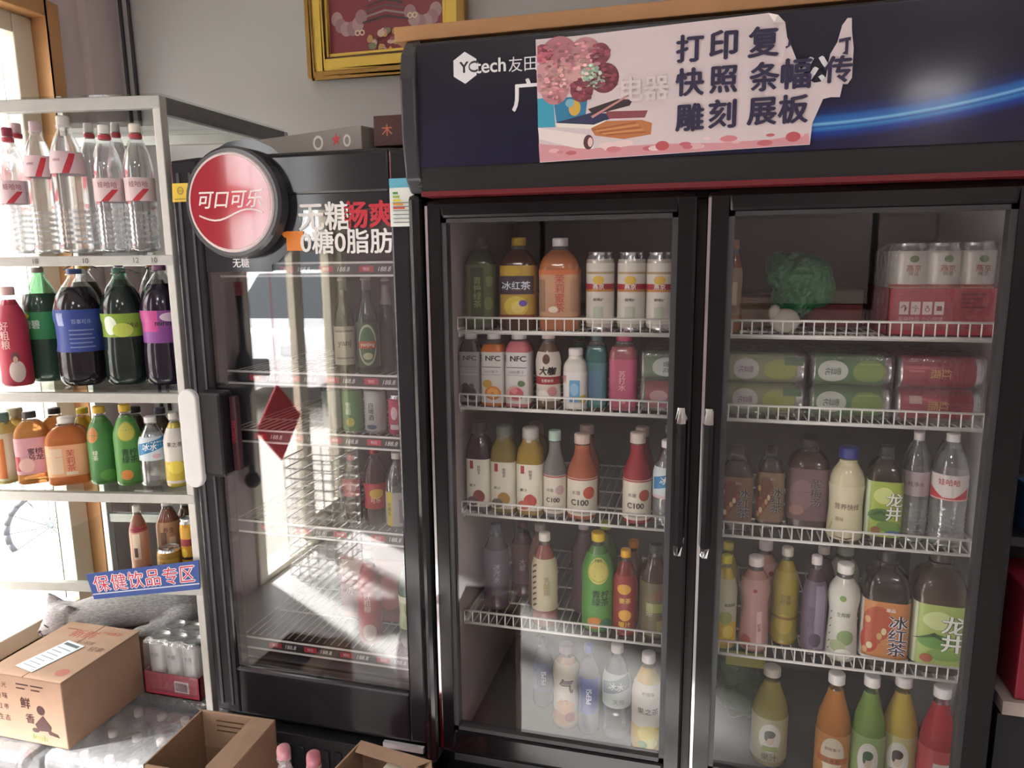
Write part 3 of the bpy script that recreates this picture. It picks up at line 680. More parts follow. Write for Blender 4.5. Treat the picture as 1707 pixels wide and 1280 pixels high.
# handle
hx = AT(322, 728, -.05).x; h = MB()
pts = []
for i in range(24):
    a = 2*math.pi*i/24; pts.append((hx+.027*math.cos(a), 1.117+(.098 if math.sin(a) > 0 else -.098)+.027*math.sin(a)))
hd = MB().prism(pts, -.062, -.045).build('handle', M('#dddcdc', .35), D, bev=.004)
MB().box((hx+.02, -.05, 1.02), (hx+.085, .0, 1.235)).build('handle_mount', M('#1b1b1e', .3), hd, bev=.008)
MB().box((hx+.086, -.018, 1.03), (hx+.105, .0, 1.22)).build('lock_plate', M('#45262c', .35), hd, bev=.003)
t = [('#b83040', 't', '可\n口\n可\n乐', hx+.095, 1.13, .014, .12, .0)]
mb, mats = flatprint(t, -.0185); mb.build('lock_plate_lettering', mats, hd)
# stickers
s1 = tag(MB().prism([cp(287, 306, -.004), cp(313, 305, -.004), cp(315, 322, -.004), cp(311, 336, -.004), cp(288, 337, -.004)], -.0045, -.0035).build('sticker', M('#e0bd3a', .5)), 'small yellow sticker at the upper left of the narrow fridge door', 'sticker')
mb, mats = flatprint([('#8a6a1c', 'r', *cp(301, 318, -.004), .009, .009, .002), ('#8a6a1c', 't', '认证', *cp(301, 318, -.004), .012, None), ('#8a6a1c', 'b', *cp(292, 333, -.004), *cp(310, 331, -.004))], -.0047); mb.build('print', mats, s1)
e0 = thing('energy_label', 'paper energy label hanging at the right of the narrow fridge door', 'label', (0, 0, 0))
a, b = cp(649, 298, -.006), cp(694, 377, -.006)
MB().box((a[0], -.008, b[1]), (b[0], -.007, a[1])).build('paper', M('#e6e9e4', .5), e0)
pr = [('#5fb0c8', 'b', a[0], a[1]-.02, b[0], a[1])]
wd = b[0]-a[0]
for i, cc in enumerate(('#4f9a4a', '#9cc24a', '#e8d84a', '#e8a23a', '#d8503a')): pr.append((cc, 'b', a[0]+.008, a[1]-.034-.008*i, a[0]+.02+.004*i, a[1]-.029-.008*i))
for i in range(6): pr.append(('#7a8488', 'b', a[0]+.008, b[1]+.008+.0085*i, b[0]-.006, b[1]+.010+.0085*i))
mb, mats = flatprint(pr, -.0082); mb.build('print', mats, e0)
# shelves with price strips
CZ = (1.535, 1.262, 1.108, .858, .520)
for i, z in enumerate(CZ):
    o = ['topmost', 'second from the top', 'third from the top', 'fourth from the top', 'lowest'][i]
    t = thing('fridge_shelf', f'{o} shelf of the narrow fridge with a black price strip', 'shelf', ((A0+A1)/2, .075, z), 0, 'shelves of the single-door fridge')
    hw = (A1-A0)/2-.042
    g = MB()
    for k in range(25): x = -hw+2*hw*k/24; g.bar((x, .006, -.002), (x, .50, -.002), .0016, 5)
    for y in (.01, .17, .33, .5): g.bar((-hw, y, -.005), (hw, y, -.005), .0025, 6)
    g.build('deck_wires', WHITEWIRE, t)
    s = MB().box((-hw, -.012, -.024), (hw, -.002, .010)).build('price_strip', M('#2b2b30', .3), t)
    MB().box((-hw, -.014, .006), (hw, -.012, .011)).box((-hw, -.014, -.025), (hw, -.012, -.020)).build('strip_edge', M('#dcdad8', .4), s)
    pr = []
    for k in range(4):
        x = hw-.048-k*.107
        pr.append(('#e8e8e8', 't', '188.8', x, -.007, .034, None, .0, .3)); pr.append(('#b02c3c', 'b', x-.066, -.014, x-.028, .001)); pr.append(('#e8c9cc', 't', '特价', x-.047, -.0065, .018, None))
    mb, mats = flatprint(pr, -.0122, .0001); mb.build('price_print', mats, s)
# things on its roof
t = thing('carton', 'long flat grey carton lying on the narrow fridge with a red star', 'carton', (-.945, .195, 1.802), -.30)
MB().box((-.23, -.09, 0), (.20, .09, .052)).build('carton_body', M('#8f8a86', .6), t, bev=.002)
pr = [('#c43844', 'p', [(.12+.016*math.sin(math.pi*k/5)*(1 if k % 2 == 0 else .45), .027+.016*math.cos(math.pi*k/5)*(1 if k % 2 == 0 else .45)) for k in range(10)]), ('#d9d9d8', 'r', .06, .025, .017, .017, .006), ('#d9d9d8', 'r', .155, .022, .012, .014, .005)]
mb, mats = flatprint(pr, -.0902); mb.build('print', mats, t)
t = thing('carton', 'small dark red carton between the grey carton and the blue header', 'carton', (-.695, .08, 1.802), .0)
MB().box((-.045, -.05, 0), (.065, .05, .066)).build('carton_body', M('#43201f', .5), t, bev=.002)
mb, mats = flatprint([('#c46a50', 't', '木', -.012, .034, .026, None)], -.0502); mb.build('print', mats, t)

# ------------------------------------------------------------------ framed picture on the back wall
pc = AT(650, 0, YB-.03)
pf = thing('picture', 'embroidered red picture in a wide gold frame on the back wall', 'picture', (-1.0, YB-.012, 2.33))
hw, hh = .268, .205
def ring(w0, w1, y, yb, m):
    q = MB()
    for a, b in (((-w0, y, -hh-(w0-hw)), (-w1, yb, hh+(w0-hw))), ((w1, y, -hh-(w0-hw)), (w0, yb, hh+(w0-hw))), ((-w1, y, hh+(w1-hw)), (w1, yb, hh+(w0-hw))), ((-w1, y, -hh-(w0-hw)), (w1, yb, -hh-(w1-hw)))): q.box(a, b)
    return q
GOLD = M('#ecc95e', .3, .3, bump=.25, scale=120.); DGOLD = M('#a8823f', .35, .35, bump=.5, scale=160.); 
ring(hw, hw-.022, -.03, .01, 0).build('outer_frame', DGOLD, pf, bev=.006)
ring(hw-.022, hw-.058, -.024, .01, 0).build('inner_frame', GOLD, pf, bev=.005)
ring(hw-.058, hw-.064, -.016, .01, 0).build('frame_groove', M('#5a3d22', .4), pf); ring(hw-.064, hw-.074, -.014, .01, 0).build('slip', GOLD, pf, bev=.002)
pr = [('#8e3a44', 'b', -hw+.06, -hh+.06, hw-.06, hh-.06)]
for s_ in (-1, 1):
    for i in range(6):
        a = math.radians(200+28*i) if s_ < 0 else math.radians(-20-28*i)
        pr.append((['#b9989c', '#a87f88'][i % 2], 'e', s_*.125+.045*math.cos(a), .0+.05*math.sin(a)-.01, .02, .022))
    for k in (0, 1): pr.append(('#e6d6b0', 'r', s_*.09+(-.008 if k else .008), -.055+s_*.018, .009, .009, .004))
for i in range(9):
    for s_ in (-1, 1): pr.append((['#6d5a62', '#9c8f92', '#4c4450'][i % 3], 'p', [(s_*.07*0, .10-.016*i), (s_*(.03+.006*i), .085-.016*i), (s_*(.03+.006*i), .079-.016*i), (0, .094-.016*i)]))
for k in (0, 1): pr.append(('#e6d6b0', 'r', -.008+.016*k, -.075, .009, .009, .004))
for i in range(26):
    a = rnd.uniform(0, 6.28); r = rnd.uniform(0, .045); pr.append((rnd.choice(['#d9a04a', '#c98f96', '#7e8a6a', '#d8b9a8', '#b8607a', '#c9a05a']), 'e', r*1.7*math.cos(a), -.105+.03*math.sin(a), rnd.uniform(.006, .014), rnd.uniform(.005, .012)))
mb, mats = flatprint(pr, -.002, .00008); mb.box((-hw+.06, 0, -hh+.06), (hw-.06, .008, hh-.06)); mb.build('embroidery', mats, pf)
MB().box((-hw+.06, -.012, -hh+.06), (hw-.06, -.010, hh-.06)).build('picture_glass', WGLASS, pf)
tag(MB().tube([(-.905, YB-.004, 2.13), (-.905, YB-.004, 2.02), (-.895, YB-.004, 2.015)], .002, 6).build('string', M('#8a7f78', .7)), 'short thin string hanging below the gold picture frame', 'string')

# ================================================================== the aluminium and glass shelf
QR = Vector((-1.278, .0, 0)); QL = Vector((-2.0, -.125, 0)); DB = Vector((0, .56, 0))
SZ = (1.942, 1.567, 1.218, .949, .693)      # tops of the rails
SH = thing('glass_shelf', 'aluminium framed glass display shelf full of bottles in front of the window', 'shelf', (-1.64, .25, 0))
def sb(mb, name, m, par=None, bev=0.): return mb.build(name, m, par or SH, (1.64, -.25, 0) if par is None else (0, 0, 0), bev=bev)
fd = (QR-QL).normalized(); fn = Vector((-fd.y, fd.x, 0))   # along the front, into the shelf
def slab(mb, a, b, depth, z0, z1, m=0):
    a, b = Vector(a), Vector(b); d = (b-a).normalized(); n = Vector((-d.y, d.x, 0))*depth
    return mb.prismz([(a.x, a.y), (b.x, b.y), (b.x+n.x, b.y+n.y), (a.x+n.x, a.y+n.y)], z0, z1, m)
for p, nm in ((QR, 0), (QL, 1), (QR+DB, 2), (QL+DB, 3)):
    s_ = 1 if nm in (1, 3) else -1
    y1 = .024 if nm < 2 else -.024
    q = MB().box((min(p.x, p.x+s_*.022), min(p.y, p.y+y1), 0.0), (max(p.x, p.x+s_*.022), max(p.y, p.y+y1), 1.94)); sb(q, 'post', M('#c6c5c0', .4, .35, noise=.1, scale=40), bev=.002)
for i, z in enumerate(SZ):
    q = MB(); slab(q, QL, QR, .02, z-.025 if i else z-.03, z)
    sb(q, 'front_rail', ALU, bev=.002)
    q = MB(); slab(q, QR+Vector((0, .023, 0)), QR+DB, .022, z-.04, z); sb(q, 'side_rail', M('#77777a', .4, .3, noise=.2, scale=30), bev=.002)
    q = MB(); slab(q, QL+DB, QR+DB, -.02, z-.03, z); sb(q, 'back_rail', ALU, bev=.002)
    q = MB().prismz([(QL.x+.02, QL.y+.01), (QR.x-.006, QR.y+.012), (QR.x-.006, QR.y+DB.y-.01), (QL.x+.02, QL.y+DB.y-.01)], z-.004+.003, z+.004+.003)
    sb(q, 'top_glass' if i == 0 else 'glass_board', SGLASS)
pr = []
for px, tt in ((66, '18'), (137, '10'), (210, '12'), (237, '10')):
    a = AT(px, 432, -.05); pr.append((px, tt, a))
for px, tt, a in pr:
    k = (QR.x-a.x)/(QR.x-QL.x); y = QR.y+(QL.y-QR.y)*k-.001
    mb, mats = flatprint([('#4a4a4c', 't', tt, 0, 0, .014, None, .0)], 0); mb.build('pen_mark', mats, SH, (a.x+1.64, y-.25, 1.555), math.atan2(fd.y, fd.x))
sg = thing('shelf_sign', 'blue shelf-edge sign with red and white lettering on the lowest glass board', 'sign', (0, 0, 0))
def front(px, py, off=-.006):
    r = ray(px, py); n = fn; P0 = QR+n*off; t = (P0-CAM).dot(n)/r.dot(n); return CAM+r*t
cs = [front(143, 957, -.02), front(331, 934, -.008), front(333, 982, -.008), front(157, 999, -.02)]
q = MB(); q.add([tuple(p) for p in cs]+[tuple(p+fn*.002) for p in cs], [(0, 1, 2, 3), (7, 6, 5, 4), (0, 4, 5, 1), (1, 5, 6, 2), (2, 6, 7, 3), (3, 7, 4, 0)]); q.build('board', M('#2c4f9c', .4), sg)
def onsign(u, v): 
    a = cs[0].lerp(cs[1], u); b = cs[3].lerp(cs[2], u); return b.lerp(a, v)
for nm, col, bold, off in (('lettering_outline', '#eef0f4', .055, .0006), ('lettering', '#d0304a', .006, .0010)):
    mb = MB()
    for i, c_ in enumerate('保健饮品专区'):
        v, f = (lambda g: ([(x*.66, y*.66) for x, y in g[0]], g[1]))(glyphs(c_, bold))
        n0 = len(glyphs(c_, 0.)[0]); mb.add([tuple(onsign(.115+.156*i+x*.225, .58+y*1.0)-fn*(off+2.5e-5*(k_//n0))) for k_, (x, y) in enumerate(v)], f)
    mb.build(nm, M(col, .5), sg)
mb = MB(); mb.add([tuple(onsign(u, v)-fn*.0006) for u, v in ((.0, .22), (1, .22), (1, .18), (0, .18))], [(0, 1, 2, 3)]); mb.build('edge_line', M('#dfe6f0', .5), sg)
# ================================================================== drinks
INK = '#2a2428'; CRM = '#e6e0d4'; PALE = '#dcd8d4'; REDL = '#b02a34'
def V(s): return '\n'.join(s)
def flat_tea(c1, c2, txt, tc, out='#f0eeee'):
    """1 l iced tea wrap: picture colours with an outlined vertical title"""
    pr = [(c2, 'e', -.35, .62, .55, .30), (c1, 'e', -.65, .3, .35, .2), (c2, 'p', [(-.7, .15), (-.2, .3), (-.3, .5), (-.75, .42)])]
    for i in range(7): pr.append((['#c8a06a', '#d9c9a0', c1][i % 3], 'e', -.75+.16*i % .9, .14+.09*i, .10, .06))
    pr += [(out, 't', V(txt), .40, .45, .72, .84, .06), (tc, 't', V(txt), .40, .45, .67, .80, .012), (out, 't', '康品', .1, .88, .35, None)]
    return pr
def LB(v0, v1, col, *pr): return (v0, v1, col, list(pr))
def drinkset(zs, group, items):
    for it in items:
        name, label, cat, px, ytop, yf, typ, liq, cap = it[:9]; kw = dict(it[10]) if len(it) > 10 else {}
        bottle(name, label, cat, px, ytop, yf, zs, typ, liq, cap, it[9] if len(it) > 9 else None, group, **kw)
F = .136    # depth of a front row behind the wire fence
# ---- left door, top shelf
G = 'drinks on the top shelf behind the left door'
z = SHZ[0]
drinkset(z, G, [
 ('tea_bottle', 'dark olive green plum tea bottle at the left end behind the left door', 'bottle', (777, 831), 395, F+.03, 'wide', '#4a5236', '#3c4030',
  LB(.10, .70, '#59633f', ('#3a4428', 'b', -.5, .05, .3, .95), ('#8d9668', 't', V('青梅绿茶'), -.1, .5, .5, .85, .01), ('#77804f', 'e', .55, .3, .25, .12), ('#77804f', 'e', .6, .7, .2, .1))),
 ('tea_bottle', 'yellow-capped iced tea bottle with lemon picture between green and orange bottles', 'bottle', (834, 897), 396, F, 'wide', '#4a2b18', '#cfae3c',
  LB(.14, .70, '#b8953f', ('#3c2f3a', 'b', -.95, .45, .95, .8), ('#d8bd4c', 'e', .0, .22, .6, .2), ('#caa23a', 'e', -.3, .9, .5, .1), ('#e6d27a', 'e', .1, .2, .35, .12), ('#2b2a30', 't', '冰红茶', 0, .62, 1.45, None, .06), ('#dfe9f5', 't', '冰红茶', 0, .62, 1.4, None, .012), ('#8a3d2a', 'b', -.95, .0, .95, .06), ('#6a53b0', 'e', .35, .28, .2, .06))),
 ('tea_bottle', 'white-capped orange tea bottle beside the three white cans', 'bottle', (899, 969), 397, F, 'wide', '#b9734a', '#efecea',
  LB(.16, .66, '#c79a78', ('#d0753f', 'b', -1.1, .9, 1.1, 1.), ('#9b7a62', 'b', -.85, .1, -.55, .8), ('#c0564c', 't', V('茉莉蜜茶'), .1, .5, .5, .82, .012), ('#e9dac6', 'e', -.2, .15, .22, .07), ('#b78d70', 'b', .55, .1, .9, .8))),
])
for i, (a, b) in enumerate(((977, 1024), (1029, 1076), (1077, 1124))):
    can('beer_can', 'white beer can with a red band, ' + ['beside the orange tea bottle', 'middle one of three', 'last before the door frame'][i], (a, b), 420, F+.01, z, '#d9d3cb',
        LB(.10, .86, '#dcd5cc', ('#b9a07a', 'b', -1.4, .82, 1.4, .86), ('#a9243a', 'b', -1.5, .57, 1.5, .66), ('#c2853e', 'b', -1.5, .53, 1.5, .57), ('#e0b64c', 'e', 0, .72, .42, .07), ('#f2ece6', 't', '燕京', 0, .615, .8, None, .02), ('#5a4a44', 't', '鲜啤8°', 0, .40, .7, None), ('#b9c0ac', 'b', -.35, .08, .35, .28)), G)
# ---- left door, second shelf
G = 'drinks on the second shelf behind the left door'; z = SHZ[1]
def nfc(c):
    return [('#1b1b1e', 't', 'NFC', .12, .88, 1.15, None, .03), ('#1b1b1e', 't', V('零添加'), -.78, .88, .2, .16), ('#6a6868', 'b', -.7, .70, .7, .715), ('#9a8ea0', 't', '100%果汁', .0, .62, 1.1, None), ('#b9b4ae', 'b', -.7, .55, .7, .565)]+c
drinkset(z, G, [
 ('juice_bottle', 'juice bottle with black label and white cap, first on the left', 'bottle', (768, 805), 553, F, 'nfc', '#2a2428', '#e6e4e2', (.05, .74, '#8f8d8e', nfc([('#34323a', 'e', 0, .2, .62), ('#232128', 'e', -.3, .32, .3), ('#232128', 'e', .3, .1, .3), ('#4a4852', 'e', .25, .33, .22)]))),
 ('juice_bottle', 'orange juice bottle with white label and cap', 'bottle', (804, 845), 553, F, 'nfc', '#c86a2a', '#eceae6', (.05, .74, '#d9d5d0', nfc([('#c7a04a', 'e', -.3, .38, .35), ('#d9822e', 'e', .1, .2, .6), ('#e9a858', 'e', .1, .2, .45), ('#d97a22', 'e', .1, .2, .1)]))),
 ('juice_bottle', 'pink peach juice bottle with white label and cap', 'bottle', (844, 888), 553, F, 'nfc', '#c9707a', '#eceae6', (.05, .74, '#d9d3d2', nfc([('#5d7a4a', 'e', .35, .4, .25), ('#d8a8a0', 'e', -.1, .2, .62), ('#c25a64', 'e', .0, .2, .5), ('#d98a88', 'e', -.15, .26, .25)]))),
 ('coffee_bottle', 'brown coffee bottle with black brush lettering and a red band', 'bottle', (893, 936), 552, F, 'slim', '#6d5444', '#e3cdd0', LB(.10, .74, '#d6cdc2', ('#9a2f34', 'b', -1.6, .34, 1.6, .50), ('#5b3a2c', 'e', -.1, .86, .3, .1), ('#1d1a1c', 't', '大咖', 0, .62, 1.5, None, .05, .2), ('#e9dcd6', 't', '生椰拿铁', 0, .42, 1.0, None), ('#c98a8a', 'e', .4, .2, .4, .1), ('#e9e2da', 'e', -.4, .12, .5, .1))),
 ('milk_bottle', 'small white yogurt bottle with a light blue picture', 'bottle', (937, 982), 580, F, 'juice', '#dedad2', '#e9e6e2', LB(.10, .62, '#e2e0dc', ('#6aa5cf', 'b', -.35, .05, .5, .75), ('#9cc6df', 'e', .05, .45, .35, .2), ('#c8503f', 't', '酸\n奶', -.7, .78, .3, .3), ('#c9b048', 'e', .75, .15, .3, .14))),
 ('soda_bottle', 'teal square soda bottle with its dark cap', 'bottle', (974, 1015), 556, F+.03, 'nfc', '#3f6d6c', '#4d6a66', LB(.05, .62, '#4d7d80', ('#5d7f9a', 'b', -.5, .1, .6, .8))),
 ('soda_bottle', 'pink square soda bottle with vertical white lettering', 'bottle', (1016, 1063), 556, F+.01, 'nfc', '#9a5a62', '#b9526e', LB(.06, .68, '#b55a74', ('#e6c2cb', 't', V('苏打水'), 0, .55, .5, .75, .0), ('#e6c2cb', 't', '无糖', 0, .1, .5, None))),
 ('tea_bottle', 'green-capped bottle mostly hidden behind the white yogurt bottle', 'bottle', (946, 982), 553, F+.09, 'slim', '#5d7a5a', '#3f7a50', None),
])
def cancase(name, label, x0, x1, Y0, z0, R, Lc, cols, labfun, rows=2, deep=3, group=None, base=None):
    """shrink-wrapped pack of cans lying on their sides along x"""
    t = thing(name, label, 'pack', ((x0+x1)/2, Y0, z0+.001), 0, group)
    k = (x1-x0)/Lc; k = max(1, round(k)); L = (x1-x0-.008)/k
    for j in range(rows):
        for d_ in range(deep):
            for i in range(k):
                P = [(r*R, zz*L) for r, zz in CANP]
                mb = MB(); mb.lathe(P, 20, mz=lambda zz: 1 if (zz > .905*L or zz < .03*L) else 0)
                mats = [M(cols, .3, .25), ALUC]
                if d_ == 0 and labfun: wrapprint(mb, mats, labfun(R, L, j), R, 0, lambda zz: interp(P, zz))
                o = mb.build('can', mats, t); o.location = (-(x1-x0)/2+.004+i*L, .006+R+d_*2*R, .004+R+j*2*R); o.rotation_euler = (0, H90, 0)
    q = MB(); h = rows*2*R+.008; dp = deep*2*R+.012
    q.box((-(x1-x0)/2, 0, 0), ((x1-x0)/2, dp, h)); q.build('shrink_wrap', WRAP, t, bev=.012, seg=3)
    return t
def gcan(R, L, j):
    # printed along the can: u runs round the can, v along it
    return [('#7d9a3c', 'e', 0.0, L*.72, R*.75, L*.2), ('#cfd6cc', 'e', 0.0, L*.27, R*.72, L*.19), ('#55645a', 't', '雪\n花', 0, L*.27, R*.6, L*.2), ('#a9bf6a', 'b', -R*.5, L*.60, -R*.45, L*.85)]
def rcan(R, L, j):
    return [('#8e1e30', 'b', -R*1.0, L*.1, -R*.7, L*.85), ('#d0a05a', 't', '红\n瓶', 0, L*.5, R*.8, L*.25), ('#c9a8a0', 'b', -R*.6, L*.15, -R*.1, L*.3) if j == 0 else ('#c9787a', 'b', -R*.2, L*.12, -R*.1, L*.3)]
cancase('can_pack', 'green and pink shrink-wrapped can pack at the right end behind the left door', -.148, -.036, F+.01, z, .034, .112, '#5d7a5c', lambda R, L, j: [('#ccd4cc', 'e', 0, L*.55, R*.7, L*.3), ('#4a5a50', 't', '雪花', 0, L*.55, R*.8, None)] if j else [('#a8505c', 'b', -R*1.2, L*.1, R*1.2, L*.95), ('#d8a8a8', 'e', 0, L*.4, R*.4, L*.2)], group='shrink-wrapped can packs')
# ---- left door, third shelf
G = 'drinks on the third shelf behind the left door'; z = SHZ[2]
def arch(c1, c2):
    return LB(.06, .60, '#ddd6c4', ('#a02a34', 'b', -.5, .80, -.25, .97), ('#7a6a60', 't', V('鲜橙多'), .2, .78, .25, .3), (c1, 'e', .15, .22, .45, .14), (c2, 'e', -.3, .12, .4, .1), ('#4a4440', 't', '果汁', -.3, .45, .5, None))
def c100(fr, *x):
    return LB(.05, .50, '#d9d0bf', (fr, 'e', .55, .62, .42), ('#5c4a44', 't', '水溶', -.35, .62, .6, None, .01), ('#3c2c2c', 't', 'C100', -.1, .36, 1.2, None, .03), ('#b5473f', 'b', -1.6, .95, 1.6, .985), ('#9a8a80', 'b', -.7, .15, .6, .17), ('#9a8a80', 'b', -.7, .08, .6, .10))
drinkset(z, G, [
 ('juice_bottle', 'dark purple grape juice bottle with arched pale label at the left end', 'bottle', (778, 823), 702, F, 'juice', '#3b2530', '#3b3a3c', arch('#8e3a3c', '#5a3a52')),
 ('juice_bottle', 'yellow-green juice bottle with arched label and dark green cap ring, second from left', 'bottle', (818, 865), 708, F, 'juice', '#8f7d45', '#6e7468', arch('#b0873f', '#6a5a48'), dict(trans=.2)),
 ('juice_bottle', 'yellow juice bottle with arched label and red fruit, beside the grey bottle', 'bottle', (861, 909), 712, F, 'juice', '#a88a40', '#b9b3ad', arch('#b5433a', '#c25a44'), dict(trans=.2)),
 ('vitamin_drink_bottle', 'grey clear vitamin drink bottle with a red-lined label', 'bottle', (905, 945), 717, F, 'conic', '#8d8a88', '#a9c0b2', c100('#c0a0a0'), dict(trans=.3)),
 ('vitamin_drink_bottle', 'orange vitamin drink bottle with a peach on the label', 'bottle', (945, 996), 722, F, 'conic', '#b8694c', '#ccb6ac', c100('#c0503c'), dict(trans=.2)),
 ('vitamin_drink_bottle', 'red vitamin drink bottle beside the blue-labelled water', 'bottle', (1038, 1086), 720, F, 'conic', '#a83a44', '#d8c6c0', c100('#a84a3a'), dict(trans=.2)),
 ('water_bottle', 'clear water bottle with slanted blue label by the left door handle', 'bottle', (1088, 1134), 733, F-.003, 'tea', 'water', '#e8e6e4', LB(.34, .70, '#cfdcdf', ('#2f7fb5', 'p', [(-1.2, .25), (1.2, .55), (1.2, .95), (-1.2, .65)]), ('#e6eff4', 't', '冰水', 0, .6, 1.2, None, .02, .2), ('#d8b8c0', 'b', -1.2, .0, 1.2, .1))),
 ('vitamin_drink_bottle', 'capped bottle standing right behind the orange vitamin drink', 'bottle', (956, 1000), 707, F+.09, 'conic', '#8f5a48', '#a88f88', None),
 ('vitamin_drink_bottle', 'capped bottle standing right behind the red vitamin drink', 'bottle', (1048, 1091), 711, F+.09, 'conic', '#8a3a40', '#b9a49c', None),
 ('water_bottle', 'second-row water bottle whose cap shows above the blue-labelled one', 'bottle', (1096, 1136), 709, F+.09, 'tea', 'water', '#b9b5b3', None),
 ('juice_bottle', 'second-row juice bottle whose brown cap shows behind the yellow one', 'bottle', (873, 915), 704, F+.09, 'juice', '#7a6038', '#7d6658', None),
])
# ---- left door, fourth shelf
G = 'drinks on the fourth shelf behind the left door'; z = SHZ[3]
drinkset(z, G, [
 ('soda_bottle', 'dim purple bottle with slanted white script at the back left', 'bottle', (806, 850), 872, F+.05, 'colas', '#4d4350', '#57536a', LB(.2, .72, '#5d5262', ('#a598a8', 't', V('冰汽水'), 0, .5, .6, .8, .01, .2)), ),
 ('soda_bottle', 'dark red bottle standing behind the beige bottle', 'bottle', (852, 892), 868, F+.14, 'colas', '#5a3438', '#6a4448', LB(.2, .72, '#643a3e', ('#b0969a', 't', V('大窑'), 0, .5, .6, .7, .01, .2))),
 ('lactic_drink_bottle', 'beige lactic drink bottle with a wavy brush pattern, front row', 'bottle', (886, 930), 887, F, 'tea', '#8e4f48', '#e2dcd0', LB(.18, .74, '#c9bfa0', *[('#5a4a38', 'p', [(-.95, .05+.11*i), (-.55, .12+.11*i), (-.6, .15+.11*i), (-1.0, .09+.11*i)]) for i in range(8)], ('#a8946a', 't', V('乳酸菌'), .25, .5, .5, .7))),
 ('lactic_drink_bottle', 'second-row lactic drink bottle whose cap peeks over the beige one', 'bottle', (880, 922), 872, F+.09, 'tea', '#8e6a60', '#cfc2b8', None),
 ('soda_bottle', 'clear pinkish bottle in the second row left of the green lemon bottle', 'bottle', (952, 993), 868, F+.09, 'colas', '#8c7278', '#c9bcc0', None, dict(trans=.5)),
 ('tea_bottle', 'green tea bottle with a round lemon face and yellow cap', 'bottle', (970, 1023), 886, F, 'tea', '#4f7a3a', '#d9b93a', LB(.04, .80, '#5d9a48', ('#cfc468', 'e', 0, .80, .72, .17), ('#a9b04c', 'r', 0, .80, .7, .08), ('#3c5a2c', 't', '柠檬茶', 0, .93, .6, None), ('#26402a', 't', '青柠\n绿茶', .15, .44, 1.1, .28, .02), ('#d08a3a', 'e', -.2, .10, .5, .08), ('#3a7a5a', 'e', .5, .08, .4, .08))),
 ('tea_bottle', 'second-row bottle with a lime cap behind the lemon tea', 'bottle', (984, 1027), 877, F+.09, 'tea', '#55703a', '#b5c24a', None),
 ('energy_drink_bottle', 'red and yellow ginger drink bottle with an orange-yellow cap', 'bottle', (1022, 1062), 915, F, 'tea', '#7a2a28', '#dea52e', LB(.05, .72, '#8e2c2c', ('#d9a43a', 'e', -.1, .78, .6, .09), ('#e3c05a', 't', '姜茶', 0, .58, 1.0, None, .02), ('#dba040', 'e', 0, .32, .55, .1), ('#e6c04a', 't', '暖汁', 0, .16, 1.0, None, .02))),
 ('energy_drink_bottle', 'second-row bottle with an orange cap behind the ginger drink', 'bottle', (1036, 1074), 900, F+.08, 'tea', '#6a3626', '#c9802e', None),
 ('herbal_tea_bottle', 'dark brown herbal tea bottle at the right end of its shelf', 'bottle', (1066, 1116), 905, F, 'tea', '#463226', '#3a3a34', LB(.05, .62, '#665a3e', ('#8a9450', 'b', -.5, .45, 1.2, .62), ('#aaa48e', 't', V('凉茶'), -.3, .5, .5, .6), ('#7a4a36', 'e', .4, .78, .4, .1), ('#8f8a58', 'b', .2, .1, 1.0, .3))),
])
# ---- left door, floor of the fridge
G = 'drinks on the fridge floor behind the left door'; z = FLZ
def pepsi(c): return LB(.25, .66, c, ('#dfe4f0', 'q', 'PEPSI', .1, .5, .5, .8, .02), ('#33407f', 'b', -.9, .0, -.5, 1.), ('#5a6ab0', 'b', -.9, .1, -.7, .9))
drinkset(z, G, [
 ('soda_bottle', 'dark blue cola bottle furthest left on the fridge floor, shade in its colours', 'bottle', (888, 922), 1062, F+.15, 'colas', '#4a4f62', '#44486a', pepsi('#39447f')),  # darker copy of the blue cola; the shade is in its colours
 ('soda_water_bottle', 'cream and orange sparkling drink bottle with a big black brush character', 'bottle', (920, 968), 1073, F+.07, 'gourd', '#c09a78', '#8f7f88', LB(.06, .80, '#d3c8b4', ('#5a4a48', 't', '气', .1, .66, 1.2, None, .03), ('#c98a52', 'b', -1.6, .0, 1.6, .22), ('#d9a468', 'e', 0, .3, .8, .12), ('#b5544c', 'e', .4, .14, .4, .08), ('#c9783c', 't', '元气', -.1, .4, .7, None))),
 ('soda_bottle', 'blue cola bottle standing between the cream bottle and the ice water', 'bottle', (962, 1001), 1073, F+.06, 'colas', '#6a6c78', '#5060a0', pepsi('#4555a5')),
 ('water_bottle', 'clear ice water bottle with a slanted grey label on the fridge floor', 'bottle', (1004, 1052), 1072, F+.06, 'tea', 'water', '#e6e2de', LB(.36, .72, '#c5cdc9', ('#7d8f98', 'p', [(-1.1, .35), (1.1, .6), (1.1, 1.), (-1.1, .72)]), ('#e9eef0', 't', '冰水', 0, .66, 1.1, None, .02, .2), ('#8a8f86', 't', '天然', .2, .2, .8, None))),
 ('tea_bottle', 'yellow fruit tea bottle with a lemon picture, nearest the middle of the fridge', 'bottle', (1053, 1106), 1087, F, 'tea', '#c9a93c', '#efebe8', LB(.10, .74, '#d8d2c4', ('#c9a832', 'b', -1.6, .0, 1.6, .36), ('#dcc64a', 'e', .1, .26, .75, .14), ('#e9dc7a', 'e', .15, .12, .5, .08), ('#5a8a3a', 'e', -.3, .1, .3, .06), ('#4a3c34', 't', '果之茶', 0, .62, 1.35, None, .01), ('#8a7a6c', 't', '柠檬味', 0, .88, .8, None))),
])
